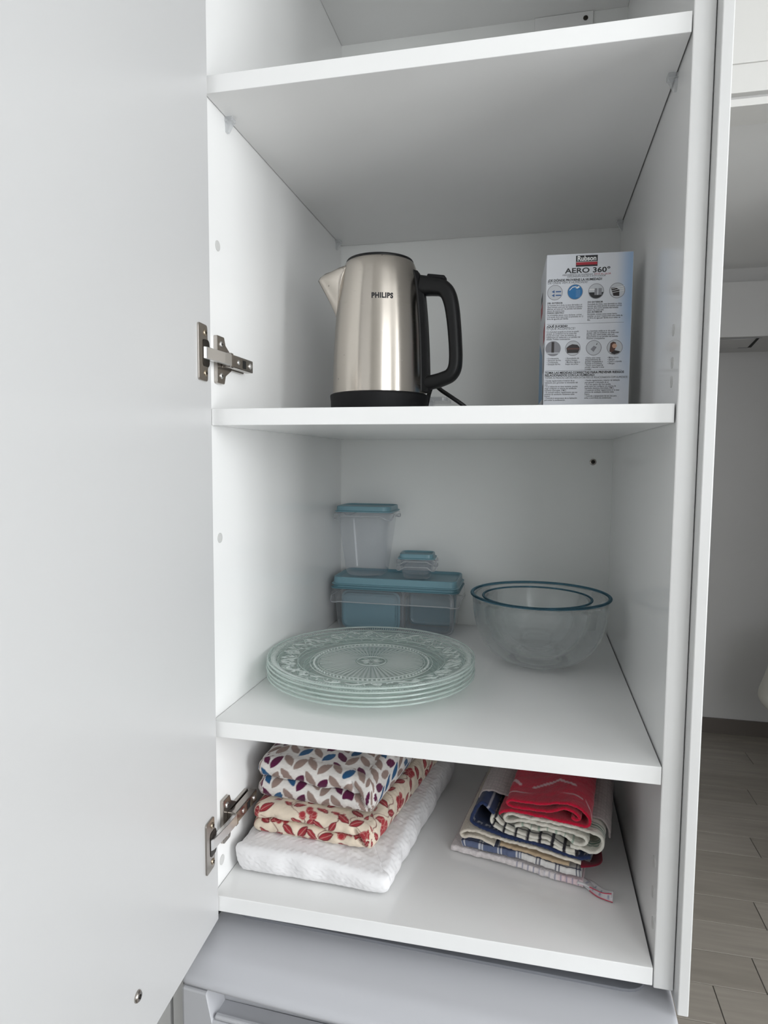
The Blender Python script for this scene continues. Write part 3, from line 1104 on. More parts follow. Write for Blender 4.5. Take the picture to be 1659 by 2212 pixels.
# ------------------------------------------------------------------ dehumidifier box with its print
BOX = thing('cardboard_box', (0.485, 0.33, ZB), 'white printed dehumidifier carton beside the kettle on the upper shelf', 'box')
BW, BH, BD = 0.1235, 0.2405, 0.135
brot = math.radians(3.0)
bo = np.array([0.4225, 0.250])


def bx(a, h, d=0.0):
    """a along the front, h up, d outwards from the front"""
    c, s = math.cos(brot), math.sin(brot)
    return (float(bo[0] + c * a + s * d), float(bo[1] + s * a - c * d), ZB + 0.0006 + h)


bm = bmesh.new()
bm_box(bm, (0, -BD, 0), (BW, 0, BH), 0.0010, 2)
for v in bm.verts:
    v.co = Vector(bx(v.co.x, v.co.z, v.co.y))
link('carton', from_bm('carton', bm), 'card_white', BOX)


def bprint(name, pts, m, lvl=1, parent=BOX):
    """flat print on the front: polygon in (a, h)"""
    d = 0.00008 * lvl + 0.00005
    me = pymesh(name, [bx(p[0], p[1], d) for p in pts], [tuple(range(len(pts)))])
    return link(name, me, m, parent)


def brect(name, a0, h0, a1, h1, m, lvl=1):
    return bprint(name, [(a0, h0), (a1, h0), (a1, h1), (a0, h1)], m, lvl)


def btext(name, txt, a, h, size, m, align='LEFT', bold=0.0, xs=1.0, line=1.0, lvl=3, spacing=1.0):
    me = text_mesh(txt, size, align, bold, 0, spacing, line, xs)
    for v in me.vertices:
        v.co = Vector(bx(a + v.co.x, h + v.co.y, 0.00008 * lvl + 0.00005))
    return link(name, me, m, BOX)


def bdisc(name, a, h, r, m, lvl=1, n=28, half=None):
    pts = [(a + r * math.cos(2 * math.pi * k / n), h + r * math.sin(2 * math.pi * k / n)) for k in range(n)]
    if half is not None:
        pts = [(p[0], min(p[1], h + half * r)) for p in pts]
    return bprint(name, pts, m, lvl)


HT = BH
SC = BW / 1040.0      # one unit of the artwork


def A(u): return (u - 280) * SC


def Hh(v, u=780):     # artwork rows; the crop's slope is already taken out by the perspective
    return HT - (v - (275 - (u - 280) * 0.062)) * SC * 1.0


# front of the artwork: white card shading into printed pale blue along its right-hand side
gu, gv = 40, 48
V, C = [], []
for j in range(gv):
    for i in range(gu):
        a_, h_ = BW * i / (gu - 1), BH * j / (gv - 1)
        V.append(bx(0.0006 + a_ * (BW - 0.0012) / BW, 0.0006 + h_ * (BH - 0.0012) / BH, 0.00004))
        u_ = max(0.0, min(1.0, (i / (gu - 1) - 0.78) / 0.22)); v_ = max(0.0, min(1.0, (j / (gv - 1) - 0.15) / 0.5))
        k_ = (u_ * u_ * (3 - 2 * u_)) * (0.12 + 0.78 * v_)
        C.append(np.array(srgb(222, 225, 231)[:3]) * (1 - k_) + np.array(srgb(150, 180, 215)[:3]) * k_)
mat('carton_print', (0.8, 0.8, 0.8, 1), 0.42, attr='Col')
me = fast_mesh('front_artwork', V, grid_faces(gu, gv, False))
set_colors(me, np.array(C))
link('front_artwork', me, 'carton_print', BOX)
brect('logo_badge', A(635), Hh(405), A(895), Hh(270), 'print_black', 1)
brect('logo_stripe', A(640), Hh(385), A(890), Hh(352), 'print_red', 2)
brect('logo_rule', A(640), Hh(351), A(890), Hh(346), 'print_white', 2)
btext('logo_lettering', 'Rubson', A(765), Hh(334), 0.0098, 'print_white', 'CENTER', 0.03, 0.92)
btext('product_lettering', 'AERO 360\u00b0', A(780), Hh(480), 0.0103, 'print_black', 'CENTER', 0.02, 1.32)
btext('subtitle_lettering', 'ABSORBENTE DE HUMEDAD Y', A(672), Hh(511), 0.0034, 'print_grey', 'CENTER', 0.0, 1.02)
btext('subtitle_lettering', 'STOP AL OLOR', A(960), Hh(511), 0.0034, 'print_red', 'CENTER', 0.0, 1.0)
btext('subtitle_lettering', 'DESUMIDIFICADOR E ANTI-ODOR', A(765), Hh(533), 0.0034, 'print_grey', 'CENTER', 0.0, 1.05)
btext('heading_lettering', '\u00bfDE D\u00d3NDE PROVIENE LA HUMEDAD?', A(300), Hh(607, 280), 0.0046, 'print_black', 'LEFT', 0.03, 0.98)
btext('heading_lettering', 'DE ONDE VEM A HUMIDADE?', A(300), Hh(638, 280), 0.0046, 'print_grey', 'LEFT', 0, 0.95)
row1 = Hh(735, 390)
for i, u in enumerate((390, 635, 888, 1138)):
    bdisc('picture_ring', A(u), row1, 0.0112, 'print_mid', 1)
    bdisc('picture', A(u), row1, 0.0104, ('print_pale', 'print_blue', 'print_pale', 'print_pale')[i], 2)
# arrows
for k in (0.0012, -0.0042):
    brect('arrow_shaft', A(400), row1 + k - 0.0009, A(465), row1 + k + 0.0009, 'print_blue_dark', 3)
    bprint('arrow_head', [(A(350), row1 + k), (A(385), row1 + k - 0.0023), (A(385), row1 + k + 0.0023)], 'print_blue_dark', 3)
# shower
bprint('shower_arc', [(A(565), row1 + 0.003), (A(600), row1 + 0.0075), (A(650), row1 + 0.0085), (A(650), row1 + 0.0075), (A(603), row1 + 0.0062), (A(568), row1 + 0.002)], 'print_white', 3)
bprint('shower_head', [(A(635), row1 + 0.006), (A(680), row1 + 0.0085), (A(690), row1 + 0.0065), (A(660), row1 + 0.0045)], 'print_white', 3)
for k in range(4):
    brect('shower_ray', A(648 + 14 * k), row1 - 0.008, A(651 + 14 * k), row1 + 0.003, 'print_blue_pale', 3)
# pot
bdisc('hob', A(888), row1, 0.0103, 'print_black', 2.5, 28, -0.15)
brect('pot', A(868), row1 - 0.0055, A(955), row1 + 0.0042, 'print_mid', 3.2)
brect('pot_shine', A(900), row1 - 0.0055, A(915), row1 + 0.0042, 'print_pale', 3.5)
brect('pot_handle', A(805), row1 + 0.0018, A(870), row1 + 0.0034, 'print_white', 3.4)
# clothes airer
bprint('laundry', [(A(1062), row1 + 0.004), (A(1120), row1 + 0.0045), (A(1165), row1 + 0.001), (A(1165), row1 - 0.008), (A(1095), row1 - 0.0075)], 'print_dark', 3)
for k in range(3):
    bprint('airer_bar', [(A(1058), row1 - 0.003 * k + 0.002), (A(1222), row1 - 0.003 * k + 0.006), (A(1222), row1 - 0.003 * k + 0.0066), (A(1058), row1 - 0.003 * k + 0.0026)], 'print_white', 3.4)
small = 0.00335
btext('caption_lettering', 'DEL EXTERIOR', A(300), Hh(882, 280), small, 'print_black', 'LEFT', 0.02)
btext('body_lettering', 'La humedad de la lluvia, la nieve derretida o el\nclima h\u00famedo entra por las ventanas y puertas\nabiertas, as\u00ed como por las paredes mal aisladas\ndentro de nuestra casa.', A(300), Hh(908, 280), small, 'print_grey', 'LEFT', 0.008, 0.80, 0.82)
btext('caption_lettering', 'DESDE DENTRO', A(300), Hh(1004, 280), small, 'print_black', 'LEFT', 0.02)
btext('body_lettering', 'Las actividades t\u00edpicas como ducharse, cocinar\no el secado de la ropa crean un promedio de 12\nlitros de agua/d\u00eda por familia.', A(300), Hh(1030, 280), small, 'print_grey', 'LEFT', 0.008, 0.80, 0.82)
btext('caption_lettering', 'DO EXTERIOR', A(790), Hh(882, 280), small, 'print_black', 'LEFT', 0.02)
btext('body_lettering', 'Humidade da chuva, neve derretida ou clima\nh\u00famido que entra atrav\u00e9s de janelas e portas\nabertas, bem como paredes mal isoladas\ndentro de nossa casa.', A(790), Hh(908, 280), small, 'print_grey', 'LEFT', 0.008, 0.80, 0.82)
btext('caption_lettering', 'DO INTERIOR', A(790), Hh(1004, 280), small, 'print_black', 'LEFT', 0.02)
btext('body_lettering', 'Atividades comuns como tomar banho,\ncozinhar ou secar roupas criam uma m\u00e9dia de\n12 litros de \u00e1gua por fam\u00edlia no ar todos os\ndias.', A(790), Hh(1030, 280), small, 'print_grey', 'LEFT', 0.008, 0.80, 0.82)
brect('rule', A(300), Hh(1132, 280), A(1230), Hh(1129, 280), 'print_grey', 1)
btext('heading_lettering', '\u00bfQU\u00c9 SUCEDE?', A(300), Hh(1172, 280), 0.0046, 'print_black', 'LEFT', 0.03)
btext('heading_lettering', 'O QUE ACONTECE?', A(300), Hh(1202, 280), 0.0046, 'print_grey', 'LEFT', 0)
btext('body_lettering', 'Si la humedad atrapada en el aire no puede\nescapar, se condensar\u00e1 en las zonas m\u00e1s\nfrescas de la casa, como las ventanas, en\nhabitaciones sin calefacci\u00f3n o en paredes mal\naisladas. Posibles consecuencias:', A(300), Hh(1236, 280), small, 'print_grey', 'LEFT', 0.008, 0.80, 0.82)
btext('body_lettering', 'Se a humidade retida no ar n\u00e3o puder\nescapar, esta ir\u00e1 condensar nas \u00e1reas mais\nfrias da casa, como janelas, salas sem\naquecimento ou em paredes mal isoladas.\nPoss\u00edveis consequ\u00eancias:', A(790), Hh(1236, 280), small, 'print_grey', 'LEFT', 0.008, 0.80, 0.82)
row2 = Hh(1435, 280)
for i, u in enumerate((385, 628, 880, 1132)):
    bdisc('picture_ring', A(u), row2, 0.0112, 'print_mid', 1)
    bdisc('picture', A(u), row2, 0.0104, ('print_mid', 'print_pale', 'print_pale', 'print_pale')[i], 2)
brect('window_post', A(365), row2 - 0.006, A(398), row2 + 0.0098, 'print_dark', 3)
brect('window_bar', A(300), row2 - 0.0075, A(470), row2 - 0.0058, 'print_pale', 3)
bprint('mould_patch', [(A(548), row2 + 0.0005), (A(580), row2 + 0.004), (A(620), row2 + 0.006), (A(680), row2 + 0.005), (A(708), row2 + 0.0015), (A(710), row2 - 0.002), (A(690), row2 - 0.007), (A(560), row2 - 0.007)], 'print_dark', 3)
bprint('mould_band', [(A(555), row2 - 0.002), (A(705), row2 - 0.002), (A(705), row2 + 0.0005), (A(555), row2 + 0.0005)], 'print_brown', 3.3)
bprint('paint_flake', [(A(842), row2 - 0.002), (A(880), row2 + 0.003), (A(915), row2 + 0.001), (A(880), row2 - 0.006)], 'print_mid', 3)
bprint('paint_flake', [(A(905), row2 + 0.004), (A(925), row2 + 0.008), (A(918), row2 + 0.0045)], 'print_dark', 3)
bprint('portrait_hair', [(A(1070), row2 - 0.006), (A(1080), row2 + 0.006), (A(1110), row2 + 0.0085), (A(1145), row2 + 0.007), (A(1140), row2 - 0.002), (A(1110), row2 - 0.008)], 'print_brown', 3)
bdisc('portrait_face', A(1128), row2 + 0.0022, 0.0034, 'print_skin', 3.4, 16)
bprint('portrait_top', [(A(1085), row2 - 0.0085), (A(1130), row2 - 0.004), (A(1200), row2 - 0.006), (A(1180), row2 - 0.0085), (A(1130), row2 - 0.0102)], 'print_dark', 3.3)
btext('list_lettering', '\u2022 Condensaci\u00f3n\n\u2022 Sensaci\u00f3n de fr\u00edo\n\u2022 Condensa\u00e7\u00e3o\n\u2022 Sensa\u00e7\u00e3o de frio', A(310), Hh(1567, 280), small, 'print_grey', 'LEFT', 0.008, 0.82, 0.86)
btext('list_lettering', '\u2022 Acumulaci\u00f3n de\nmoho y hongos\n\u2022 Manchas negras e\nfungos nas juntas', A(540), Hh(1567, 280), small, 'print_grey', 'LEFT', 0.008, 0.82, 0.86)
btext('list_lettering', '\u2022 Da\u00f1os tales como\ndesprendimiento de\nparedes empapeladas y\nburbujas en la pintura\n\u2022 Danos como papel de\nparede a descolar e tinta\na estalar', A(780), Hh(1567, 280), small, 'print_grey', 'LEFT', 0.008, 0.82, 0.82)
btext('list_lettering', '\u2022 Malos olores\n\u2022 Alergias\n\u2022 Cheiro a h\u00famido\n\u2022 Alergias', A(1048), Hh(1567, 280), small, 'print_grey', 'LEFT', 0.008, 0.82, 0.86)
brect('rule', A(295), Hh(1712, 280), A(1222), Hh(1709, 280), 'print_grey', 1)
btext('heading_lettering', 'TOMA LAS MEDIDAS CORRECTAS PARA PREVENIR RIESGOS\nRELACIONADOS CON LA HUMEDAD:', A(293), Hh(1750, 280), 0.0046, 'print_black', 'LEFT', 0.03, 0.93, 0.82)
btext('heading_lettering', 'TOMAR AS MEDIDAS CERTAS PARA EVITAR RISCOS RELACIONADOS COM HUMIDADE:', A(293), Hh(1812, 280), 0.0042, 'print_grey', 'LEFT', 0, 0.73)
btext('list_lettering', '\u2022 Ventila regularmente el interior de tu\nhabitaci\u00f3n para garantizar la renovaci\u00f3n del\naire.\n\u2022 Si tu habitaci\u00f3n no tiene ventanas, puedes\nelegir configurar un sistema de ventilaci\u00f3n\nmec\u00e1nica controlada. (VMC)\n\u2022 Es esencial verificar regularmente que sus\nsistemas de ventilaci\u00f3n existentes est\u00e9n\nlimpios.\n\u2022 Controle la temperatura de su habitaci\u00f3n\npara evitar la condensaci\u00f3n.', A(293), Hh(1846, 280), small, 'print_grey', 'LEFT', 0.008, 0.82, 0.86)
btext('list_lettering', '\u2022 Ventile regularmente o interior da habita\u00e7\u00e3o\npara garantir a renova\u00e7\u00e3o do ar.\n\u2022 Se o seu quarto n\u00e3o tiver janelas,\npode optar por configurar um sistema de\nventila\u00e7\u00e3o mec\u00e2nica controlada (VMC).\n\u2022 \u00c9 essencial verificar regularmente se os seus\nsistemas de ventila\u00e7\u00e3o existentes est\u00e3o\nlimpos.\n\u2022 Controle a temperatura da sua casa para\nevitar a ocorr\u00eancia de condensa\u00e7\u00e3o.', A(785), Hh(1846, 280), small, 'print_grey', 'LEFT', 0.008, 0.80, 0.86)


# print on the left flank
def bl(d, h):
    p = bx(0, h, -d)
    c, s = math.cos(brot), math.sin(brot)
    return (p[0] - c * 0.00015, p[1] - s * 0.00015, p[2])


for nm, pts, m in (('flank_red', [(0.004, 0.118), (0.034, 0.112), (0.034, 0.136), (0.004, 0.146)], 'print_red'),
                   ('flank_blue', [(0.03, 0.03), (0.12, 0.03), (0.12, 0.13), (0.05, 0.10)], 'print_blue_pale'),
                   ('flank_stripe', [(0.070, 0.17), (0.110, 0.165), (0.110, 0.185), (0.070, 0.188)], 'print_red'),
                   ('flank_badge', [(0.075, 0.190), (0.110, 0.188), (0.110, 0.202), (0.075, 0.205)], 'print_black'),
                   ('flank_picture', [(0.008, 0.070), (0.028, 0.068), (0.028, 0.105), (0.008, 0.108)], 'print_mid'),
                   ('flank_picture', [(0.008, 0.020), (0.028, 0.020), (0.028, 0.050), (0.008, 0.052)], 'print_grey')):
    link(nm, pymesh(nm, [bl(*q) for q in pts], [tuple(range(len(pts)))]), m, BOX)

# ------------------------------------------------------------------ stack of pressed-glass plates
PX, PY = 0.1670, 0.2045


def plate_mesh():
    """relief on the underside: sunburst flutes in the well, beads round it, scrolls on the rim"""
    seg = 360
    up_ = [(0.0, 0.0046), (0.02, 0.0046), (0.093, 0.0046), (0.099, 0.0052), (0.104, 0.0075), (0.110, 0.0100), (0.118, 0.0116), (0.130, 0.0136), (0.142, 0.0158), (0.1490, 0.0174), (0.1518, 0.0180)]
    lo_ = [(0.1525, 0.0172), (0.1518, 0.0160), (0.1480, 0.0142), (0.140, 0.0118), (0.128, 0.0092), (0.117, 0.0072), (0.110, 0.0048), (0.105, 0.0020), (0.101, 0.0002), (0.096, 0.0000), (0.090, 0.0010), (0.02, 0.0012), (0.0, 0.0012)]
    U, _ = resample(up_[1:], 0.0011)
    L, _ = resample(lo_[:-1], 0.0011)
    rings = [(r, z, 0) for r, z in U] + [(r, z, 1) for r, z in L]
    ang = np.arange(seg) / seg * 2 * math.pi
    V = []
    for r, z, side in rings:
        dz = np.zeros(seg)
        if True:
            if 0.026 < r < 0.070:      # sunburst
                f = min(1, (r - 0.026) / 0.01, (0.070 - r) / 0.004)
                tri = np.abs(((ang * 60 / (2 * math.pi)) % 1) - 0.5) * 2
                dz = 0.0016 * f * tri
            elif r <= 0.024 and r > 0.004:
                dz = 0.0010 * np.abs(np.cos(ang * 4)) * min(1, (r - 0.004) / 0.004)
            elif 0.072 < r < 0.082:    # beads
                f = math.sin(math.pi * (r - 0.072) / 0.010)
                dz = 0.0012 * f * np.abs(np.sin(ang * 55))
            elif 0.104 < r < 0.140:    # scrolls
                s = np.sin(ang * 24 + 260 * (r - 0.104)) * np.sin(ang * 9 - 330 * (r - 0.104)) + 0.5 * np.sin(ang * 52 + 420 * r)
                f = min(1, (r - 0.104) / 0.004, (0.140 - r) / 0.004)
                dz = 0.0011 * f * s
            elif 0.140 <= r < 0.1495:  # fine teeth under the edge
                f = math.sin(math.pi * (r - 0.140) / 0.0095)
                dz = 0.0009 * f * np.abs(np.sin(ang * 90))
        dz = dz * (0.8 if side else -0.45)
        for a, d in zip(ang, dz):
            V.append((r * math.cos(a), r * math.sin(a), z + d))
    F = grid_faces(seg, len(rings), True)
    F = [tuple(f) for f in F]
    c1 = len(V); V.append((0, 0, 0.0046))
    c2 = len(V); V.append((0, 0, 0.0012))
    last = (len(rings) - 1) * seg
    me = bpy.data.meshes.new('plate')
    tri = [(k, c1, (k + 1) % seg) for k in range(seg)] + [(last + k, last + (k + 1) % seg, c2) for k in range(seg)]
    me.from_pydata(V, [], F + tri)
    bm = bmesh.new(); bm.from_mesh(me); bmesh.ops.recalc_face_normals(bm, faces=bm.faces); bm.to_mesh(me); bm.free()
    return me


pm = plate_mesh()


def up_z(r):
    return float(np.interp(r, [0.0, 0.093, 0.099, 0.104, 0.110, 0.118, 0.130, 0.142, 0.149, 0.1518], [0.0046, 0.0046, 0.0052, 0.0075, 0.0100, 0.0116, 0.0136, 0.0158, 0.0174, 0.0180]))


def ring_mesh(name, r, z, t, seg=180):
    return lathe_mesh(name, [(r + t * math.cos(a), z + t * math.sin(a)) for a in np.linspace(0, 2 * math.pi, 8, endpoint=False)], seg, (0, 0, 0), True)


def join_meshes(name, meshes):
    bm = bmesh.new()
    for m_ in meshes:
        bm.from_mesh(m_)
        bpy.data.meshes.remove(m_)
    me_ = bpy.data.meshes.new(name)
    bm.to_mesh(me_)
    bm.free()
    return me_


# sunburst: sixty raised rays in the well
V, F = [], []
for k in range(60):
    a0 = 2 * math.pi * k / 60
    for (r, w_, h_) in ((0.024, 0.0006, 0.0004), (0.052, 0.0017, 0.0014), (0.0765, 0.0026, 0.0010)):
        for (l, hh_) in ((-w_, 0.0), (0.0, h_), (w_, 0.0)):
            V.append((r * math.cos(a0) - l * math.sin(a0), r * math.sin(a0) + l * math.cos(a0), 0.0047 + hh_))
    o_ = k * 9
    for q in (0, 3):
        F += [(o_ + q, o_ + q + 1, o_ + q + 4, o_ + q + 3), (o_ + q + 1, o_ + q + 2, o_ + q + 5, o_ + q + 4)]
sun_me = pymesh('sunburst', V, F)
# bead border between two thin rings, rosette in the middle
parts_ = [ring_mesh('r', 0.0790, 0.0049, 0.0007), ring_mesh('r', 0.0905, 0.0050, 0.0007), ring_mesh('r', 0.0215, 0.0049, 0.0007, 60)]
for k in range(84):
    a0 = 2 * math.pi * k / 84
    bm = bmesh.new()
    bmesh.ops.create_uvsphere(bm, u_segments=6, v_segments=4, radius=0.0019)
    bmesh.ops.translate(bm, verts=bm.verts, vec=(0.0848 * math.cos(a0), 0.0848 * math.sin(a0), 0.0050))
    m_ = bpy.data.meshes.new('b'); bm.to_mesh(m_); bm.free()
    parts_.append(m_)
for k in range(8):
    a0 = 2 * math.pi * k / 8
    pts = [(r * math.cos(a0 + d_), r * math.sin(a0 + d_), 0.0050) for r, d_ in ((0.004, 0), (0.010, 0.28), (0.017, 0.0), (0.010, -0.28), (0.004, 0))]
    parts_.append(tube_mesh('t', pts, 0.0006, 5))
bead_me = join_meshes('bead_border', parts_)
# scrollwork on the rim: curling stems with leaves
parts_ = []
for k in range(14):
    a0 = 2 * math.pi * k / 14
    sgn = 1 if k % 2 else -1
    crv = []
    for t in np.linspace(0, 1, 22):
        a = a0 + 0.40 * t
        r = 0.1225 + sgn * 0.0105 * math.sin(2 * math.pi * t)
        crv.append((r, a))
    for t in np.linspace(0, 1, 16):        # spiral curl
        th = 2.2 * math.pi * t
        rr_ = 0.0075 * (1 - t)
        crv.append((0.1225 + sgn * 0.001 + rr_ * math.sin(th), a0 + 0.40 + (rr_ * math.cos(th) - 0.0075) / 0.1225))
    parts_.append(tube_mesh('t', [(r * math.cos(a), r * math.sin(a), up_z(r) + 0.0004) for r, a in crv], 0.0008, 5))
    for q in range(5):
        aa, r0 = a0 + 0.05 + 0.075 * q, 0.1225 - sgn * (0.0055 if q % 2 else -0.006)
        pts = [((r0 + dr) * math.cos(aa + da), (r0 + dr) * math.sin(aa + da), up_z(r0 + dr) + 0.0003) for dr, da in ((-0.004, 0.0), (0.0, 0.014), (0.005, 0.028))]
        parts_.append(tube_mesh('t', pts, [0.0005, 0.0013, 0.0004], 5))
for k in range(240):                       # fine ribbing inside the edge
    a = 2 * math.pi * k / 240
    pts = [(r * math.cos(a), r * math.sin(a), up_z(r) + 0.0002) for r in (0.1405, 0.1475)]
    parts_.append(tube_mesh('t', pts, 0.0005, 4))
scroll_me = join_meshes('scrollwork', parts_)
edge_me = join_meshes('rim_edge', [ring_mesh('r', 0.1518, 0.0172, 0.0014, 240), ring_mesh('r', 0.1375, 0.0112, 0.0007, 200), ring_mesh('r', 0.1085, 0.0096, 0.0006, 200), ring_mesh('r', 0.1000, 0.0009, 0.0010, 200)])
names = ['pressed clear glass plate at the bottom of the plate stack', 'pressed clear glass plate, second from the bottom of the stack',
         'pressed clear glass plate in the middle of the stack of five', 'pressed clear glass plate, second from the top of the stack',
         'pressed clear glass plate with sunburst centre, topmost of the stack']
for m_ in (pm, sun_me, bead_me, scroll_me, edge_me):
    m_.transform(Matrix.Diagonal((1.0655, 1.0655, 1.05, 1)))
for i in range(5):
    o = link('glass_plate', pm, 'plate_glass', None, True, loc=(PX + 0.0006 * math.sin(i * 2.1), PY + 0.0006 * math.cos(i * 1.7), ZC + 0.0008 + i * 0.0063), rot=(0, 0, i * 0.83))
    tag(o, names[i], 'plate', 'stack of glass plates')
    for nm, m_, mt_ in (('rim_edge', edge_me, 'plate_edge'), ('scrollwork', scroll_me, 'plate_relief'), ('bead_border', bead_me, 'plate_relief'), ('sunburst', sun_me, 'plate_relief')):
        if nm in ('sunburst', 'bead_border') and i < 4 or nm == 'scrollwork' and i < 3:
            continue                         # hidden below the plates above
        p_ = link(nm, m_, mt_, o, True, loc=(0, 0, 0))
        p_.location = (0, 0, 0)

# ------------------------------------------------------------------ two glass mixing bowls, nested


def bowl(name, cx, cy, z0, R, H, foot, t, label):
    b = thing(name, (cx, cy, z0), label, 'bowl', 'nested glass mixing bowls')
    out_ = [(0.0, 0.0022), (foot * 0.80, 0.0018), (foot * 0.9, 0.0), (foot, 0.0006), (foot * 1.04, 0.0040), (foot * 1.13, 0.0085)]
    for f in np.linspace(0.14, 1.0, 16):
        a = f * math.pi / 2
        r = foot * 1.05 + (R - 0.004 - foot * 1.05) * (math.sin(a) ** 0.82)
        z = 0.006 + (H - 0.010) * (1 - math.cos(a) ** 1.0) if False else 0.006 + (H - 0.010) * (f ** 1.75)
        out_.append((r, z))
    rim = [(R - 0.0030, H - 0.0050), (R - 0.0060, H - 0.0050)]
    link('rim', lathe_mesh('rim', [(R - 0.0032 + (0.0032 if R > 0.1 else 0.0022) * math.cos(a), H - 0.0026 + (0.0022 if R > 0.1 else 0.0016) * math.sin(a)) for a in np.linspace(0, 2 * math.pi, 12, endpoint=False)], 120, (cx, cy, z0), True), 'rim_glass', b, True)
    inn = [(r - t * 1.05, z + t * 0.35) for r, z in out_[6:-1]][::-1]
    inn += [(foot * 1.0, 0.0125), (foot * 0.7, 0.0088), (0.0, 0.0080)]
    P = resample(out_ + rim + inn, 0.0028)[0]
    link('bowl_body', lathe_mesh(name, [(max(0, float(a)), float(c)) for a, c in P], 120, (cx, cy, z0)), 'bowl_glass', b, True)
    return b


bowl('mixing_bowl', 0.4265, 0.362, ZC + 0.0005, 0.1185, 0.1225, 0.042, 0.0042, 'large clear glass mixing bowl at the right of the middle shelf')
bowl('mixing_bowl', 0.4215, 0.366, ZC + 0.0135, 0.0945, 0.1040, 0.036, 0.0040, 'smaller clear glass bowl nested inside the large mixing bowl')

# ------------------------------------------------------------------ plastic food containers


def rr(x0, y0, x1, y1, r, seg=6):
    return round_poly([(x0, y0), (x1, y0), (x1, y1), (x0, y1)], r, None, seg)


def loft(name, rings, cap0=True, cap1=False):
    """rings: list of (pts2d, z) all same count"""
    V, F = [], []
    n = len(rings[0][0])
    for P, z in rings:
        for k, p in enumerate(P):
            zz = z[k] if hasattr(z, '__len__') else z
            V.append((p[0], p[1], zz))
    F = grid_faces(n, len(rings), True)
    if cap0: F.append(tuple(range(n))[::-1])
    if cap1: F.append(tuple((len(rings) - 1) * n + k for k in range(n)))
    return pymesh(name, V, F)


def xform(me, f):
    if f is not None:
        for v in me.vertices:
            v.co = Vector(f(*v.co))
    return me


def container(par, x0, y0, x1, y1, z0, z1, taper, r, rimh, f=None, scallop=0.0, rb=0.012):
    """tapered clear tub with rounded foot, a flared rim skirt with dropped corners"""
    def ring(off, rad): return rr(x0 + off, y0 + off, x1 - off, y1 - off, rad, 7)
    R = [(ring(taper + rb, max(0.003, r - rb * 0.6)), z0), (ring(taper + rb * 0.45, r), z0 + rb * 0.18), (ring(taper + rb * 0.10, r), z0 + rb * 0.55), (ring(taper, r), z0 + rb)]
    for k in range(1, 6):
        t = k / 5
        R.append((ring(taper * (1 - t) + 0.001 * t, r), z0 + rb + (z1 - z0 - rb) * t))
    tub = link('tub', xform(loft('tub', R), f), 'container_plastic', par, True)
    # skirt around the rim
    P0 = ring(-0.0005, r + 0.001)
    P1 = ring(-0.0045, r + 0.003)
    n = len(P0)
    cx, cy = (x0 + x1) / 2, (y0 + y1) / 2
    lowz = []
    for p in P1:
        ax = abs(p[0] - cx) / ((x1 - x0) / 2)
        ay = abs(p[1] - cy) / ((y1 - y0) / 2)
        c = max(0.0, min(1, (min(ax, ay) - 0.55) / 0.40))
        c = c * c * (3 - 2 * c)
        lowz.append(z1 - rimh - scallop * c)
    lowz = np.array(lowz)
    sk_ = link('rim_skirt', xform(loft('rim_skirt', [(P0, z1), (P1, z1 - 0.0008), (ring(-0.0052, r + 0.003), lowz + 0.001), ], False), f), 'container_plastic', par, True)
    V = [(p[0], p[1], z) for p, z in zip(ring(-0.0052, r + 0.003), lowz + 0.0008)]
    V.append(V[0])
    if f is not None: V = [f(*v) for v in V]
    link('rim_bead', tube_mesh('rim_bead', V, 0.0014, 6, False), 'container_rim', par, True)
    return tub


def tub_lid(par, x0, y0, x1, y1, z, h, r, f=None, m='teal_lid', dish=0.005, name='lid'):
    def ring(off, rad): return rr(x0 + off, y0 + off, x1 - off, y1 - off, max(0.002, rad), 7)
    R = [(ring(0.002, r), z + 0.0005), (ring(-0.0030, r + 0.002), z), (ring(-0.0030, r + 0.002), z + 0.0014), (ring(0.0004, r), z + 0.0024), (ring(0.0012, r), z + h - 0.0010), (ring(0.0020, r), z + h), (ring(0.0034, r - 0.001), z + h),
         (ring(0.0042, r - 0.002), z + h - 0.0010), (ring(0.0075, r * 0.7), z + h - dish)]
    return link(name, xform(loft(name, R, True, True), f), m, par)


# large tub with two lids, holding two smaller tubs on their sides
bgx0, bgx1, bgy0, bgy1 = 0.0185, 0.2715, 0.470, 0.592
big = thing('food_container', (0.145, 0.53, ZC), 'long clear food container with teal lid in the back left corner', 'container', 'clear food containers with teal lids')
ZT = ZC + 0.094
container(big, bgx0, bgy0, bgx1, bgy1, ZC + 0.0006, ZT - 0.004, 0.0075, 0.018, 0.012, None, 0.016)
tub_lid(big, bgx0, bgy0, bgx1, bgy1, ZT + 0.0045, 0.0150, 0.018, None, 'teal_lid', 0.0045)
sl = thing('spare_lid', (0.145, 0.53, ZT), 'second teal lid fitted under the lid of the long container', 'lid')
tub_lid(sl, bgx0 - 0.001, bgy0 - 0.001, bgx1 + 0.001, bgy1 + 0.001, ZT - 0.0035, 0.0072, 0.018, None, 'teal_lid_deep', 0.0015, 'rim')


# inside left: tub on its side, lid facing the camera
def side_map(cx, yf, z0):
    return lambda a, b, c: (cx + a, yf - c, z0 + b)


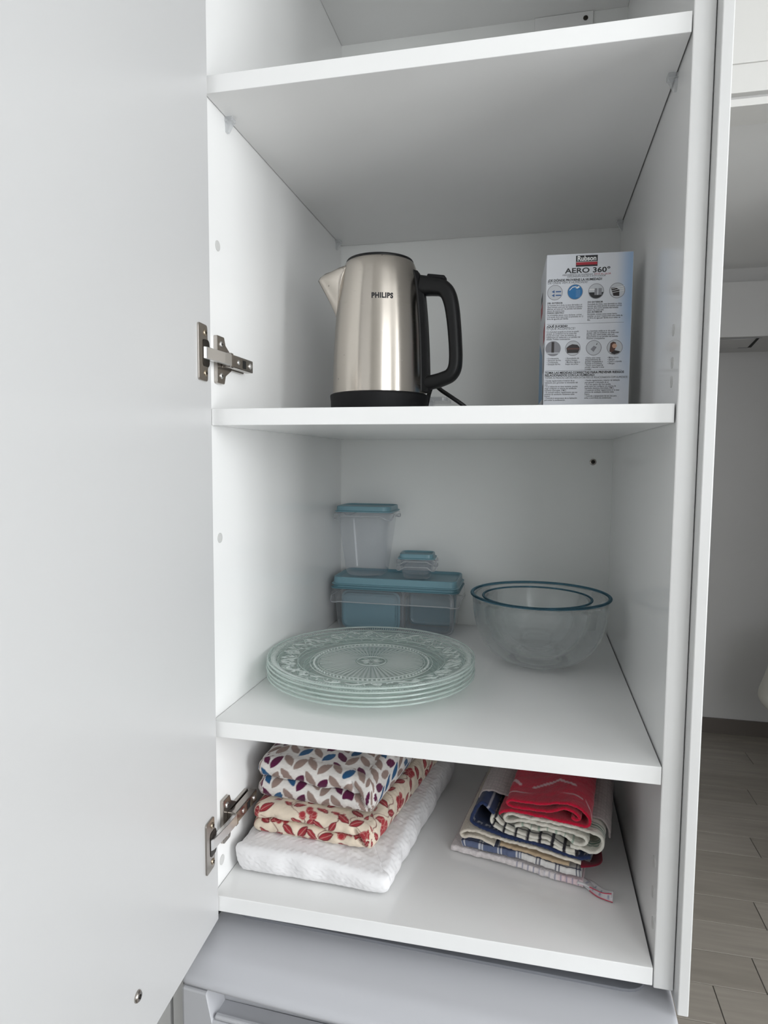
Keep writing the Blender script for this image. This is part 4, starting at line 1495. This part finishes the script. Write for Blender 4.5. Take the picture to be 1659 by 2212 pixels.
inl = thing('food_container', (0.092, 0.52, ZC + 0.002), 'small tub lying on its side, teal lid forward, in the left of the long container', 'container', 'clear food containers with teal lids')
f = side_map(0.092, 0.500, ZC + 0.042)
container(inl, -0.058, -0.036, 0.058, 0.036, -0.060, -0.006, 0.005, 0.014, 0.006, f, 0.003, 0.008)
tub_lid(inl, -0.0585, -0.0365, 0.0585, 0.0365, -0.004, 0.0085, 0.015, f, 'teal_lid', 0.003)
inr = thing('food_container', (0.210, 0.52, ZC + 0.002), 'clear tub on its side, teal lid behind, right inside the long container', 'container', 'clear food containers with teal lids')
f2 = lambda a, b, c: (0.210 + a, 0.555 + c * -1, ZC + 0.0425 + b)
container(inr, -0.046, -0.0365, 0.046, 0.0365, 0.003, 0.055, -0.0015, 0.014, 0.004, f2, 0.0, 0.008)
tub_lid(inr, -0.0475, -0.038, 0.0475, 0.038, -0.012, 0.010, 0.014, f2, 'teal_lid', 0.003)

# tall tub on the lid
LZ = ZT + 0.0045 + 0.0150 - 0.0045
tl = thing('food_container', (0.083, 0.528, LZ), 'tall clear food container with teal lid standing on the long container', 'container', 'clear food containers with teal lids')
TX0, TX1, TY0, TY1 = 0.0215, 0.1345, 0.482, 0.580
container(tl, TX0, TY0, TX1, TY1, LZ + 0.0006, LZ + 0.1345, 0.0150, 0.020, 0.006, None, 0.009, 0.014)
tub_lid(tl, TX0 - 0.001, TY0 - 0.001, TX1 + 0.001, TY1 + 0.001, LZ + 0.1352, 0.0115, 0.020, None, 'teal_lid', 0.0030)
# pair of small tubs nested, one lid
rz = math.radians(4)


def rotz(cx, cy, a):
    c, s = math.cos(a), math.sin(a)
    return lambda x, y, z: (cx + c * x - s * y, cy + s * x + c * y, z)


f3 = rotz(0.1855, 0.518, rz)
s1 = thing('food_container', (0.1855, 0.518, LZ), 'small clear open tub nested under the small lidded tub', 'container', 'clear food containers with teal lids')
container(s1, -0.0345, -0.030, 0.0345, 0.030, LZ + 0.0006, LZ + 0.0320, 0.0060, 0.014, 0.0035, f3, 0.008, 0.010)
s2 = thing('food_container', (0.1855, 0.518, LZ + 0.02), 'smallest clear tub with teal lid, right of the tall container', 'container', 'clear food containers with teal lids')
container(s2, -0.0345, -0.030, 0.0345, 0.030, LZ + 0.0100, LZ + 0.0428, 0.0075, 0.014, 0.0035, f3, 0.007, 0.010)
tub_lid(s2, -0.0350, -0.0305, 0.0350, 0.0305, LZ + 0.0435, 0.0100, 0.014, f3, 'teal_lid', 0.0032)

# ------------------------------------------------------------------ cloth
LIN = lambda r, g, b: np.array(srgb(r, g, b)[:3])


def smooth01(x):
    x = np.clip(x, 0, 1)
    return x * x * (3 - 2 * x)


def paint_over(cols, mask, c):
    return cols * (1 - mask[:, None]) + c[None, :] * mask[:, None]


def lens(U, cx, cy, ang, L, Wd, aa=0.0006):
    """coverage of a pointed leaf"""
    c, s = math.cos(ang), math.sin(ang)
    x = (U[:, 0] - cx) * c + (U[:, 1] - cy) * s
    y = -(U[:, 0] - cx) * s + (U[:, 1] - cy) * c
    t = np.clip(1 - (x / (L / 2)) ** 2, 0, 1)
    d = Wd / 2 * t ** 0.85 - np.abs(y)
    d = np.where(np.abs(x) > L / 2, -1, d)
    return smooth01(d / (2 * aa) + 0.5), y


def paint_leaf(U):
    base = LIN(216, 212, 208)
    cols = np.tile(base, (len(U), 1))
    slub = Waves(0.004, 10, 5)(U * np.array([0.25, 1.6]))
    cols *= (1 + 0.05 * slub)[:, None]
    pal = [LIN(142, 122, 114), LIN(142, 122, 114), LIN(142, 122, 114), LIN(84, 24, 60), LIN(84, 24, 60), LIN(36, 82, 122)]
    r = np.random.RandomState(3)
    x0, y0 = U.min(0) - 0.03
    x1, y1 = U.max(0) + 0.03
    px, py = 0.0185, 0.0260
    i = 0
    x = x0
    while x < x1:
        y = y0 + (0.006 if i % 2 else 0)
        while y < y1:
            col = pal[r.randint(len(pal))]
            tilt = math.radians(90 + (34 if i % 2 else -34) + r.uniform(-6, 6))
            cx, cy = x + r.uniform(-.001, .001), y + r.uniform(-.001, .001)
            near = (np.abs(U[:, 0] - cx) < 0.016) & (np.abs(U[:, 1] - cy) < 0.016)
            if near.any():
                m, _ = lens(U[near], cx, cy, tilt, 0.0272, 0.0122)
                cols[near] = paint_over(cols[near], m, col)
            y += py
        x += px
        i += 1
    return cols


def paint_floral(U):
    base = LIN(220, 206, 187)
    cols = np.tile(base, (len(U), 1)) * (1 + 0.03 * Waves(0.02, 10, 9)(U))[:, None]
    R1, R2, R3 = LIN(158, 54, 60), LIN(108, 28, 40), LIN(206, 150, 142)
    r = np.random.RandomState(11)
    x0, y0 = U.min(0) - 0.02
    x1, y1 = U.max(0) + 0.02

    def near(cx, cy, rad): return np.nonzero((np.abs(U[:, 0] - cx) < rad) & (np.abs(U[:, 1] - cy) < rad))[0]

    def leafy(cx, cy, a, L):
        k = near(cx, cy, L * 0.62)
        if not len(k): return
        m, yy = lens(U[k], cx, cy, a, L, L * 0.46)
        m2, _ = lens(U[k], cx, cy, a, L * 0.84, L * 0.36)
        c = paint_over(cols[k], m, R2)
        c = paint_over(c, m2 * 0.85, R1)
        mid = m2 * smooth01(1 - np.abs(yy) / 0.0009)
        cols[k] = paint_over(c, mid * 0.75, R3)

    def berry(cx, cy, rad):
        k = near(cx, cy, rad * 1.2)
        if not len(k): return
        d = np.hypot(U[k, 0] - cx, U[k, 1] - cy)
        m = smooth01((rad - d) / 0.0010 + 0.5)
        ring = smooth01(1 - np.abs(d - rad * 0.86) / 0.0008)
        c = paint_over(cols[k], m, R1)
        c = paint_over(c, m * ring * 0.7, R3)
        cols[k] = c
    # stems
    gx = x0
    while gx < x1:
        ph = r.uniform(0, 6)
        cx = gx + 0.010 * np.sin(U[:, 1] / 0.013 + ph) + 0.006 * np.sin(U[:, 1] / 0.005 + ph)
        m = smooth01(1.0 - np.abs(U[:, 0] - cx) / 0.0016) * (np.sin(U[:, 1] / 0.021 + ph * 2) > -0.55)
        cols[:] = paint_over(cols, m * 0.9, R2)
        yy = y0 + r.uniform(0, 0.02)
        while yy < y1:
            sx = gx + 0.010 * math.sin(yy / 0.013 + ph) + 0.006 * math.sin(yy / 0.005 + ph)
            for sgn in (-1, 1):
                leafy(sx + sgn * 0.0105, yy + r.uniform(-.004, .004), math.radians(90 - sgn * r.uniform(35, 65)), r.uniform(0.020, 0.026))
            yy += r.uniform(0.027, 0.036)
        yy = y0 + r.uniform(0, 0.04)
        while yy < y1:
            bxx, byy = gx + r.uniform(0.013, 0.025), yy
            for q in range(8):
                berry(bxx + r.uniform(-0.0105, 0.0105), byy + r.uniform(-0.0075, 0.0075), r.uniform(0.0044, 0.0060))
            yy += r.uniform(0.052, 0.070)
        gx += 0.046
    return cols


def folded_cloth(name, quad, z0, z1, lobes, paint, material, label, cat, group, rcorner=0.012, tuck=None, seed=1, sag=0.004, ds=0.0014, wav=0.0016, wscale=0.05, lobe_e=0.011, front_tilt=0.0):
    P = round_poly(quad, rcorner, ds, 8)
    n = len(P)
    c = P.mean(0)
    t = np.roll(P, -1, 0) - np.roll(P, 1, 0)
    t /= np.linalg.norm(t, axis=1)[:, None]
    N = np.stack([t[:, 1], -t[:, 0]], 1)
    H = z1 - z0
    # lobes strong on the front and left, fading to a smooth wrapped side on the right
    front = smooth01((-N[:, 1] - 0.15) / 0.5)
    left = smooth01((-N[:, 0] - 0.15) / 0.5)
    m = np.clip(np.maximum(front, left), 0, 1)
    # distance from right edge, so that the creases die out near the front right corner
    s_fr = np.array(quad[1][:2])
    dfr = np.hypot(P[:, 0] - s_fr[0], P[:, 1] - s_fr[1])
    m = m * smooth01((dfr - 0.012) / 0.03)
    if lobes == 1:
        m = m * 0
    per = 44 if lobes > 1 else 56
    th_ = (np.arange(per) + 0.5) / per * math.pi
    v = np.concatenate([[0.0]] + [(k + (1 - np.cos(th_)) / 2) / lobes for k in range(lobes)] + [[1.0]])
    wz = Waves(wscale * 1.2, 8, seed + 3)(P)
    wo = Waves(wscale, 10, seed)(P)
    V, UV = [], []
    prev = None
    arc = np.zeros(n)
    side = []
    for k, vv in enumerate(v):                 # from top edge down
        vs = 1 - vv                            # height fraction
        wl = np.full(n, (vs * lobes) % 1.0 if vs < 1 else 1.0)
        e_l = lobe_e * (np.sqrt(np.clip(1 - (2 * wl - 1) ** 2, 0, 1)) ** 0.8 - 1) if lobes > 1 else np.zeros(n)
        e_s = min(0.5 * H, 0.022) * 0.8 * (np.sqrt(np.clip(1 - (2 * vs - 1) ** 2, 0, 1)) ** 0.75 - 1) * np.ones(n)
        endl = 0.010 * (np.sqrt(np.clip(1 - (2 * vs - 1) ** 2, 0, 1)) ** 0.5 - 1)
        o = m * (e_l + 0.5 * endl) + (1 - m) * e_s + wav * wo * math.sin(math.pi * vs) + front * front_tilt * vs
        if tuck:
            (d0, slope, depth, width) = tuck
            dd = dfr - (d0 + slope * vv * H)
            o = o - depth * front * np.exp(-(dd / width) ** 2) * math.sin(math.pi * min(1, vs * 1.1))
        z = z0 + H * (vs + (0.05 if lobes > 1 else 0.0) * wz * math.sin(math.pi * vs) * m)
        Q = P + N * o[:, None]
        zz = z * np.ones(n) - sag * (1 - np.clip(dfr / 0.12, 0, 1)) * vs
        cur = np.column_stack([Q, zz])
        if prev is not None:
            arc = arc + np.linalg.norm(cur - prev, axis=1)
        prev = cur
        side.append((cur, P + N * arc[:, None]))
    top = []
    first = side[0][0]
    ksteps = np.concatenate([np.linspace(0.02, 0.55, 62), np.linspace(0.58, 0.97, 16)])
    hw = Waves(0.06, 10, seed + 7)
    for kk in ksteps[::-1]:
        Q = first[:, :2] * (1 - kk) + c * kk
        zz = first[:, 2] * (1 - kk) + (z1) * kk + 0.0022 * hw(Q) * min(1, kk * 4) + 0.003 * math.sin(min(1, kk * 2.5) * math.pi / 2)
        top.append((np.column_stack([Q, zz]), Q))
    allr = top + side
    last = allr[-1][0].copy()
    for kk in (0.06, 0.5, 0.97):
        Q = last[:, :2] * (1 - kk) + c * kk
        allr.append((np.column_stack([Q, np.full(n, z0)]), Q))
    V = np.vstack([a for a, _ in allr])
    U = np.vstack([b for _, b in allr])
    R = len(allr)
    ii, jj = np.meshgrid(np.arange(n), np.arange(R - 1))
    a = jj * n + ii
    b = jj * n + (ii + 1) % n
    F = np.stack([a.ravel(), b.ravel(), (b + n).ravel(), (a + n).ravel()], 1)[:, ::-1]
    Wf = Waves(0.012, 12, seed + 20, 3)(V)
    V = V + 0.0004 * Wf[:, None]
    zc_ = c
    me = fast_mesh(name, V, F)
    # close the two small holes
    bm = bmesh.new(); bm.from_mesh(me)
    bmesh.ops.holes_fill(bm, edges=[e for e in bm.edges if e.is_boundary], sides=0)
    bmesh.ops.recalc_face_normals(bm, faces=bm.faces)
    bm.to_mesh(me); bm.free()
    if paint is not None:
        set_colors(me, paint(U))
    o = link(name, me, material, None, True)
    return tag(o, label, cat, group)


folded_cloth('folded_tablecloth', [(0.008, 0.041), (0.233, 0.037), (0.283, 0.40), (0.010, 0.40)], ZD + 0.0014, -0.026, 1, None, 'cloth_white',
             'folded plain white tablecloth at the bottom of the left stack', 'tablecloth', 'folded tablecloths', 0.014, seed=4, sag=0.012, wav=0.0030, front_tilt=0.009)
folded_cloth('folded_tablecloth', [(0.022, 0.072), (0.207, 0.064), (0.262, 0.37), (0.016, 0.37)], -0.0262, 0.0180, 2, paint_floral, 'cloth_print',
             'folded cream tablecloth with red berries, middle of the left stack', 'tablecloth', 'folded tablecloths', 0.013, (0.034, -0.5, 0.008, 0.0035), 8, 0.010, ds=0.0012, lobe_e=0.015)
folded_cloth('folded_tablecloth', [(0.0215, 0.090), (0.203, 0.080), (0.247, 0.34), (0.010, 0.34)], 0.0172, 0.0790, 2, paint_leaf, 'cloth_print',
             'folded white tablecloth printed with plum and blue leaves, top of the left stack', 'tablecloth', 'folded tablecloths', 0.012, (0.040, -0.55, 0.010, 0.004), 15, 0.012, ds=0.0012, lobe_e=0.019)

# ---- tea towels on the right: each is a strip of cloth folded in layers, its folded end facing forward
TO = np.array([0.300, 0.165])
TE = np.array([0.205, -0.05]); TE /= np.linalg.norm(TE)
TDIR = np.array([0.139, 0.990])


def towel(name, path, thick, depth, paint, material, label, cat='towel', push=0.0, smoothn=6, ds=0.0016, rag=0.0012, seed=1, group='folded tea towels', shear=0.0, dsd=0.003):
    P = spline([(a / 1000.0, b / 1000.0) for a, b in path], smoothn)
    P, s = resample(P, ds)
    t = np.gradient(P, axis=0)
    t /= np.linalg.norm(t, axis=1)[:, None]
    Nn = np.stack([-t[:, 1], t[:, 0]], 1)
    nd = max(4, int(depth / dsd))
    dep = np.concatenate([[0.0, 0.0008, 0.002], np.linspace(0.004, depth, nd)])
    n = len(P)
    wr_ = Waves(0.03, 8, seed)
    ragv = rag * Waves(0.012, 8, seed + 2, 1)(s[:, None])
    sides = []
    layers = []
    for j, d in enumerate(dep):
        th = thick / 2 * (0.35 if j == 0 else 0.8 if j == 1 else 1.0)
        wob = 0.0006 * wr_(np.column_stack([s, np.full(n, d)]))
        row_ = []
        for sg in (1, -1):
            q = P + Nn * (sg * th + wob)[:, None] if hasattr(wob, '__len__') else P
            dd = push + d + ragv * math.exp(-d / 0.02)
            X = TO[None, :] + TE[None, :] * q[:, :1] + TDIR[None, :] * dd[:, None]
            row_.append(np.column_stack([X, ZD + 0.0012 + np.maximum(q[:, 1], 0.0002)]))
        layers.append(row_)
    V, U = [], []
    idx = {}
    for sg in (0, 1):
        for j in range(len(dep)):
            idx[(sg, j)] = len(V) * n if False else (sg * len(dep) + j) * n
            V.append(layers[j][sg]); U.append(np.column_stack([s, np.full(n, dep[j])]))
    V = np.vstack(V); U = np.vstack(U)
    F = []
    nd_ = len(dep)
    ii = np.arange(n - 1)
    for j in range(nd_ - 1):
        a = idx[(0, j)] + ii; b = idx[(0, j + 1)] + ii
        F.append(np.stack([a, a + 1, b + 1, b], 1))
        a = idx[(1, j)] + ii; b = idx[(1, j + 1)] + ii
        F.append(np.stack([a, b, b + 1, a + 1], 1))
    a = idx[(0, 0)] + ii; b = idx[(1, 0)] + ii
    F.append(np.stack([a, b, b + 1, a + 1], 1))
    a = idx[(0, nd_ - 1)] + ii; b = idx[(1, nd_ - 1)] + ii
    F.append(np.stack([a, a + 1, b + 1, b], 1))
    jj = np.arange(nd_ - 1) * n
    for e in (0, n - 1):
        F.append(np.stack([jj + e, jj + n + e, jj + n + e + nd_ * n, jj + e + nd_ * n], 1))
    F = np.vstack(F)
    me = fast_mesh(name, V, F)
    bm = bmesh.new(); bm.from_mesh(me); bmesh.ops.recalc_face_normals(bm, faces=bm.faces); bm.to_mesh(me); bm.free()
    set_colors(me, paint(U, s[-1]))
    o = link(name, me, material, None, True)
    return tag(o, label, cat, group)


def lines(x, pitch, w, off=0.0):
    d = np.abs(((x - off) / pitch + 0.5) % 1.0 - 0.5) * pitch
    return smooth01((w / 2 - d) / 0.0008 + 0.5)


def p_flat(rgb):
    c = LIN(*rgb)
    return lambda U, L: np.tile(c, (len(U), 1)) * (1 + 0.05 * Waves(0.01, 8, 2)(U))[:, None]


def p_red(U, L):
    cols = np.tile(LIN(196, 26, 58), (len(U), 1))
    band = ((U[:, 1] > 0.004) & (U[:, 1] < 0.020))
    cols[band] *= 0.92
    # white woven strokes
    for (s0, d0, s1, d1, wd) in ((0.190, 0.068, 0.226, 0.044, 0.0055), (0.190, 0.068, 0.168, 0.056, 0.0055), (0.262, 0.066, 0.248, 0.048, 0.0055),
                                 (0.155, 0.028, 0.300, 0.024, 0.0014), (0.150, 0.030, 0.134, 0.006, 0.0022)):
        a = np.array([s0, d0]); b = np.array([s1, d1])
        ab = b - a
        tt = np.clip(((U - a) @ ab) / (ab @ ab), 0, 1)
        dist = np.linalg.norm(U - (a + tt[:, None] * ab), axis=1)
        cols = paint_over(cols, smooth01((wd / 2 - dist) / 0.0008 + 0.5) * 0.85, LIN(226, 196, 200))
    return cols


def p_green(U, L):
    cols = np.tile(LIN(222, 219, 208), (len(U), 1)) * (1 + 0.05 * Waves(0.006, 8, 3)(U))[:, None]
    for off in (0.012, 0.019, 0.026):
        cols = paint_over(cols, lines(U[:, 1], 0.10, 0.0022, off) * (U[:, 0] > L * 0.55), LIN(40, 104, 84))
    cols = paint_over(cols, lines(U[:, 0], 0.012, 0.0024, 0.0) * (U[:, 0] < L * 0.20) * 0.55, LIN(86, 140, 118))
    return cols


def p_bw(U, L):
    cols = np.tile(LIN(218, 215, 205), (len(U), 1))
    cols = paint_over(cols, lines(U[:, 0], 0.0175, 0.0042), LIN(40, 38, 46))
    cols = paint_over(cols, lines(U[:, 1], 0.0175, 0.0030, 0.009), LIN(40, 38, 46))
    return cols


def p_navy(U, L):
    cols = np.tile(LIN(42, 54, 88), (len(U), 1)) * (1 + 0.05 * Waves(0.008, 8, 4)(U))[:, None]
    cols = paint_over(cols, lines(U[:, 0], 10, 0.003, 0.012) * 0.8, LIN(176, 174, 180))
    # pale woven letters along the fold, only hints of strokes
    ph = (U[:, 0] / 0.013) % 1.0
    stroke = (np.abs(ph - 0.35) < 0.10) | ((np.abs(ph - 0.60) < 0.22) & (np.abs(U[:, 1] - 0.010) < 0.0012)) | (np.abs(ph - 0.75 + (U[:, 1] - 0.008) * 30) < 0.06)
    m = stroke & (U[:, 1] > 0.004) & (U[:, 1] < 0.012) & (U[:, 0] > 0.045)
    cols = paint_over(cols, m * 0.75, LIN(178, 178, 184))
    return cols


def p_check(U, L):
    x = U[:, 0]
    left = (x < L * 0.52)
    cols = np.where(left[:, None], LIN(98, 108, 136)[None, :], LIN(216, 214, 212)[None, :])
    cols = cols * (1 + 0.04 * Waves(0.005, 8, 6)(U))[:, None]
    ln = np.maximum(lines(x, 0.028, 0.0018), lines(x, 0.028, 0.0018, 0.0045))
    cols = np.where(left[:, None], paint_over(cols, ln, LIN(226, 226, 228)), paint_over(cols, ln, LIN(56, 60, 84)))
    cols = paint_over(cols, lines(U[:, 1], 0.03, 0.0018, 0.0035), LIN(40, 46, 80))
    return cols


def p_bottom(U, L):
    cols = np.tile(LIN(222, 215, 215), (len(U), 1)) * (1 + 0.04 * Waves(0.01, 8, 8)(U))[:, None]
    pink = smooth01((U[:, 0] - L * 0.80) / 0.01) * 0.35
    cols = paint_over(cols, pink, LIN(222, 170, 182))
    cols = paint_over(cols, lines(U[:, 0], 0.0078, 0.0014) * (U[:, 0] > L * 0.52) * (U[:, 1] < 0.004) * 0.7, LIN(110, 118, 152))
    return cols


def p_waffle(U, L):
    cols = np.tile(LIN(196, 186, 184), (len(U), 1))
    g = np.maximum(lines(U[:, 0], 0.0042, 0.0012), lines(U[:, 1], 0.0042, 0.0012))
    return paint_over(cols, g * 0.35, LIN(140, 132, 132))


def shift(path, dx, dz):
    return [(a + dx, b + dz) for a, b in path]


bot = [(3, 5.0), (17, 5.4), (46, 6.0), (74, 7.2), (101, 7.6), (128, 6.0), (154, 5.6), (180, 5.8), (197, 6.4)]
towel('tea_towel', bot, 0.0085, 0.25, p_bottom, 'cloth_terry', 'pale pink towel with blue stitched border at the bottom of the towel stack', seed=2)
towel('tea_towel', [(20, 15.0), (26, 17.4), (36, 17.8), (64, 18.4), (92, 20.4), (119, 20.8), (145, 18.8), (171, 17.6), (194, 19.5)], 0.0092, 0.24, p_check, 'cloth_print', 'blue and white checked tea towel low in the towel stack', seed=3, push=0.001)
towel('tea_towel', [(78, 28.6), (92, 28.8), (110, 29.2), (136, 28.0), (162, 26.0), (177, 27.0)], 0.0045, 0.23, p_flat((190, 168, 140)), 'cloth_print', 'beige tea towel folded inside the cream towel', seed=4, push=0.003)
towel('tea_towel', [(193, 35.2), (179, 35.8), (158, 36.8), (136, 38.4), (110, 38.8), (84, 39.2), (60, 39.8), (42, 41.2), (26, 38.6), (17, 31.5), (22.5, 27.2), (34, 31.0), (48, 32.5), (60, 29.6), (70, 27.0)], 0.0042, 0.24, p_flat((222, 214, 200)), 'cloth_terry', 'cream tea towel folded double below the navy towel', seed=5)
towel('tea_towel', [(68, 74), (58, 83), (50, 86), (42, 77), (35, 62), (35, 52.5), (47, 48.4), (70, 45.6), (92, 44.4), (113, 45.6), (136, 45.2), (155, 43.0), (175, 41.6), (195, 42.6), (205, 47.5)], 0.0050, 0.075, p_navy, 'cloth_print', 'navy tea towel with pale woven letters in the towel stack', seed=6, push=0.001)
towel('tea_towel', [(187, 51.2), (172, 49.2), (158, 53.8), (144, 58.2), (127, 55.2), (109, 56.0), (91, 58.4), (77, 65.0), (70, 71.4), (65, 68.4), (66, 60.2), (75, 54.6), (91, 51.6), (113, 50.6), (132, 50.2), (150, 51.6), (162, 47.9), (175, 45.6), (189, 46.2)], 0.0042, 0.23, p_bw, 'cloth_print', 'white tea towel with black windowpane checks above the navy towel', seed=7, push=0.000)
towel('tea_towel', [(100, 63.6), (112.5, 68.8), (127, 66.6), (144, 70.4), (161, 69.8), (174, 66.8), (183, 61.9), (193, 61.1), (200.5, 67.6), (194, 73.4), (178, 75.6), (152, 75.6), (126, 75.6), (105, 73.2), (90, 68.0), (84, 72.8), (91, 80.4), (112, 80.4), (144, 82.4), (177, 83.8), (200, 83.0), (214, 81.4), (221, 72.6), (217.5, 60.5), (208, 54.6), (195, 55.4), (178, 55.4)], 0.0044, 0.22, p_green, 'cloth_terry', 'white crinkled tea towel with green stripes under the red towel', seed=8, push=0.001)
towel('tea_towel', [(77, 79), (84, 85.0), (98, 88.4), (126, 90.2), (152, 90.8), (177, 91.2), (196, 90.8), (203, 97.0), (201.4, 106), (191.5, 114), (178, 118.5), (160, 115.8), (134, 109.0), (108, 105.2), (93, 104.0), (88, 98.4), (96, 95.2), (119, 97.0), (143, 99.6), (158, 104.4), (170, 110.2), (181, 108.0), (190.5, 101.6), (185, 97.6), (179, 100.2)], 0.0040, 0.20, p_red, 'cloth_terry', 'red rolled terry towel with white lines on top of the towel stack', seed=9, push=-0.004)
towel('tea_towel', [(37, 66), (39, 78), (45, 87.5), (60, 90), (78, 88.2), (100, 86.6), (150, 87.0), (200, 87.0), (216, 85.4), (226, 77), (229, 62)], 0.0026, 0.21, p_waffle, 'cloth_terry', 'grey waffle towel lying across the stack behind the red towel', seed=10, push=0.036)

# hanging loop of the bottom towel, with its maroon hem
bottom_towel = [o for o in bpy.data.objects if o.get('label', '').startswith('pale pink towel')][0]
ORIGIN[bottom_towel.name] = Vector((0, 0, 0))


def ribbon(name, pts, width, m, parent, cols=None, twist=0.0, th=0.0012):
    P = spline(pts, 10)
    P, s = resample(P, 0.0012)
    t = np.gradient(P, axis=0); t /= np.linalg.norm(t, axis=1)[:, None]
    V, C = [], []
    for i, (p, tt) in enumerate(zip(P, t)):
        a = twist * i / len(P)
        side = np.cross(tt, [0, 0, 1.0]); side /= np.linalg.norm(side)
        upv = np.cross(side, tt)
        d = side * math.cos(a) + upv * math.sin(a)
        nn = np.cross(d, tt)
        for k in range(7):
            u = -1 + 2 * k / 6
            q = p + d * u * width / 2 + nn * th * (1 - u * u)
            V.append((q[0], q[1], max(q[2], ZD + 0.0024)))
            C.append((s[i], u))
    F = grid_faces(7, len(P), False)
    me = fast_mesh(name, V, F)
    C = np.array(C)
    base = np.tile(LIN(222, 220, 222), (len(C), 1))
    if cols == 'loop':
        base = paint_over(base, (lines(C[:, 0], 0.011, 0.0025) * (np.abs(C[:, 1]) < 0.55)) * 0.65, LIN(112, 120, 156))
        base = paint_over(base, smooth01((C[:, 1] - 0.62) / 0.2) * (C[:, 0] > 0.02), LIN(196, 40, 76))
    else:
        base = np.tile(LIN(128, 28, 48), (len(C), 1))
    set_colors(me, base)
    o = link(name, me, 'cloth_print', parent, True)
    so = o.modifiers.new('thickness', 'SOLIDIFY'); so.thickness = 0.0008
    return o


z = ZD
ribbon('hanging_loop', [(0.487, 0.126, z + 0.010), (0.497, 0.121, z + 0.009), (0.508, 0.112, z + 0.007), (0.516, 0.104, z + 0.006), (0.527, 0.101, z + 0.006)], 0.020, 'cloth_print', bottom_towel, 'loop', 1.2)
ribbon('hanging_loop', [(0.489, 0.130, z + 0.006), (0.500, 0.126, z + 0.005), (0.512, 0.112, z + 0.004), (0.520, 0.107, z + 0.004), (0.529, 0.103, z + 0.006)], 0.016, 'cloth_print', bottom_towel, 'loop', -0.9)
ribbon('maroon_hem', [(0.486, 0.131, z + 0.031), (0.497, 0.134, z + 0.030), (0.507, 0.142, z + 0.027), (0.511, 0.160, z + 0.022), (0.515, 0.200, z + 0.016)], 0.022, 'cloth_print', bottom_towel, 'hem', 1.35)
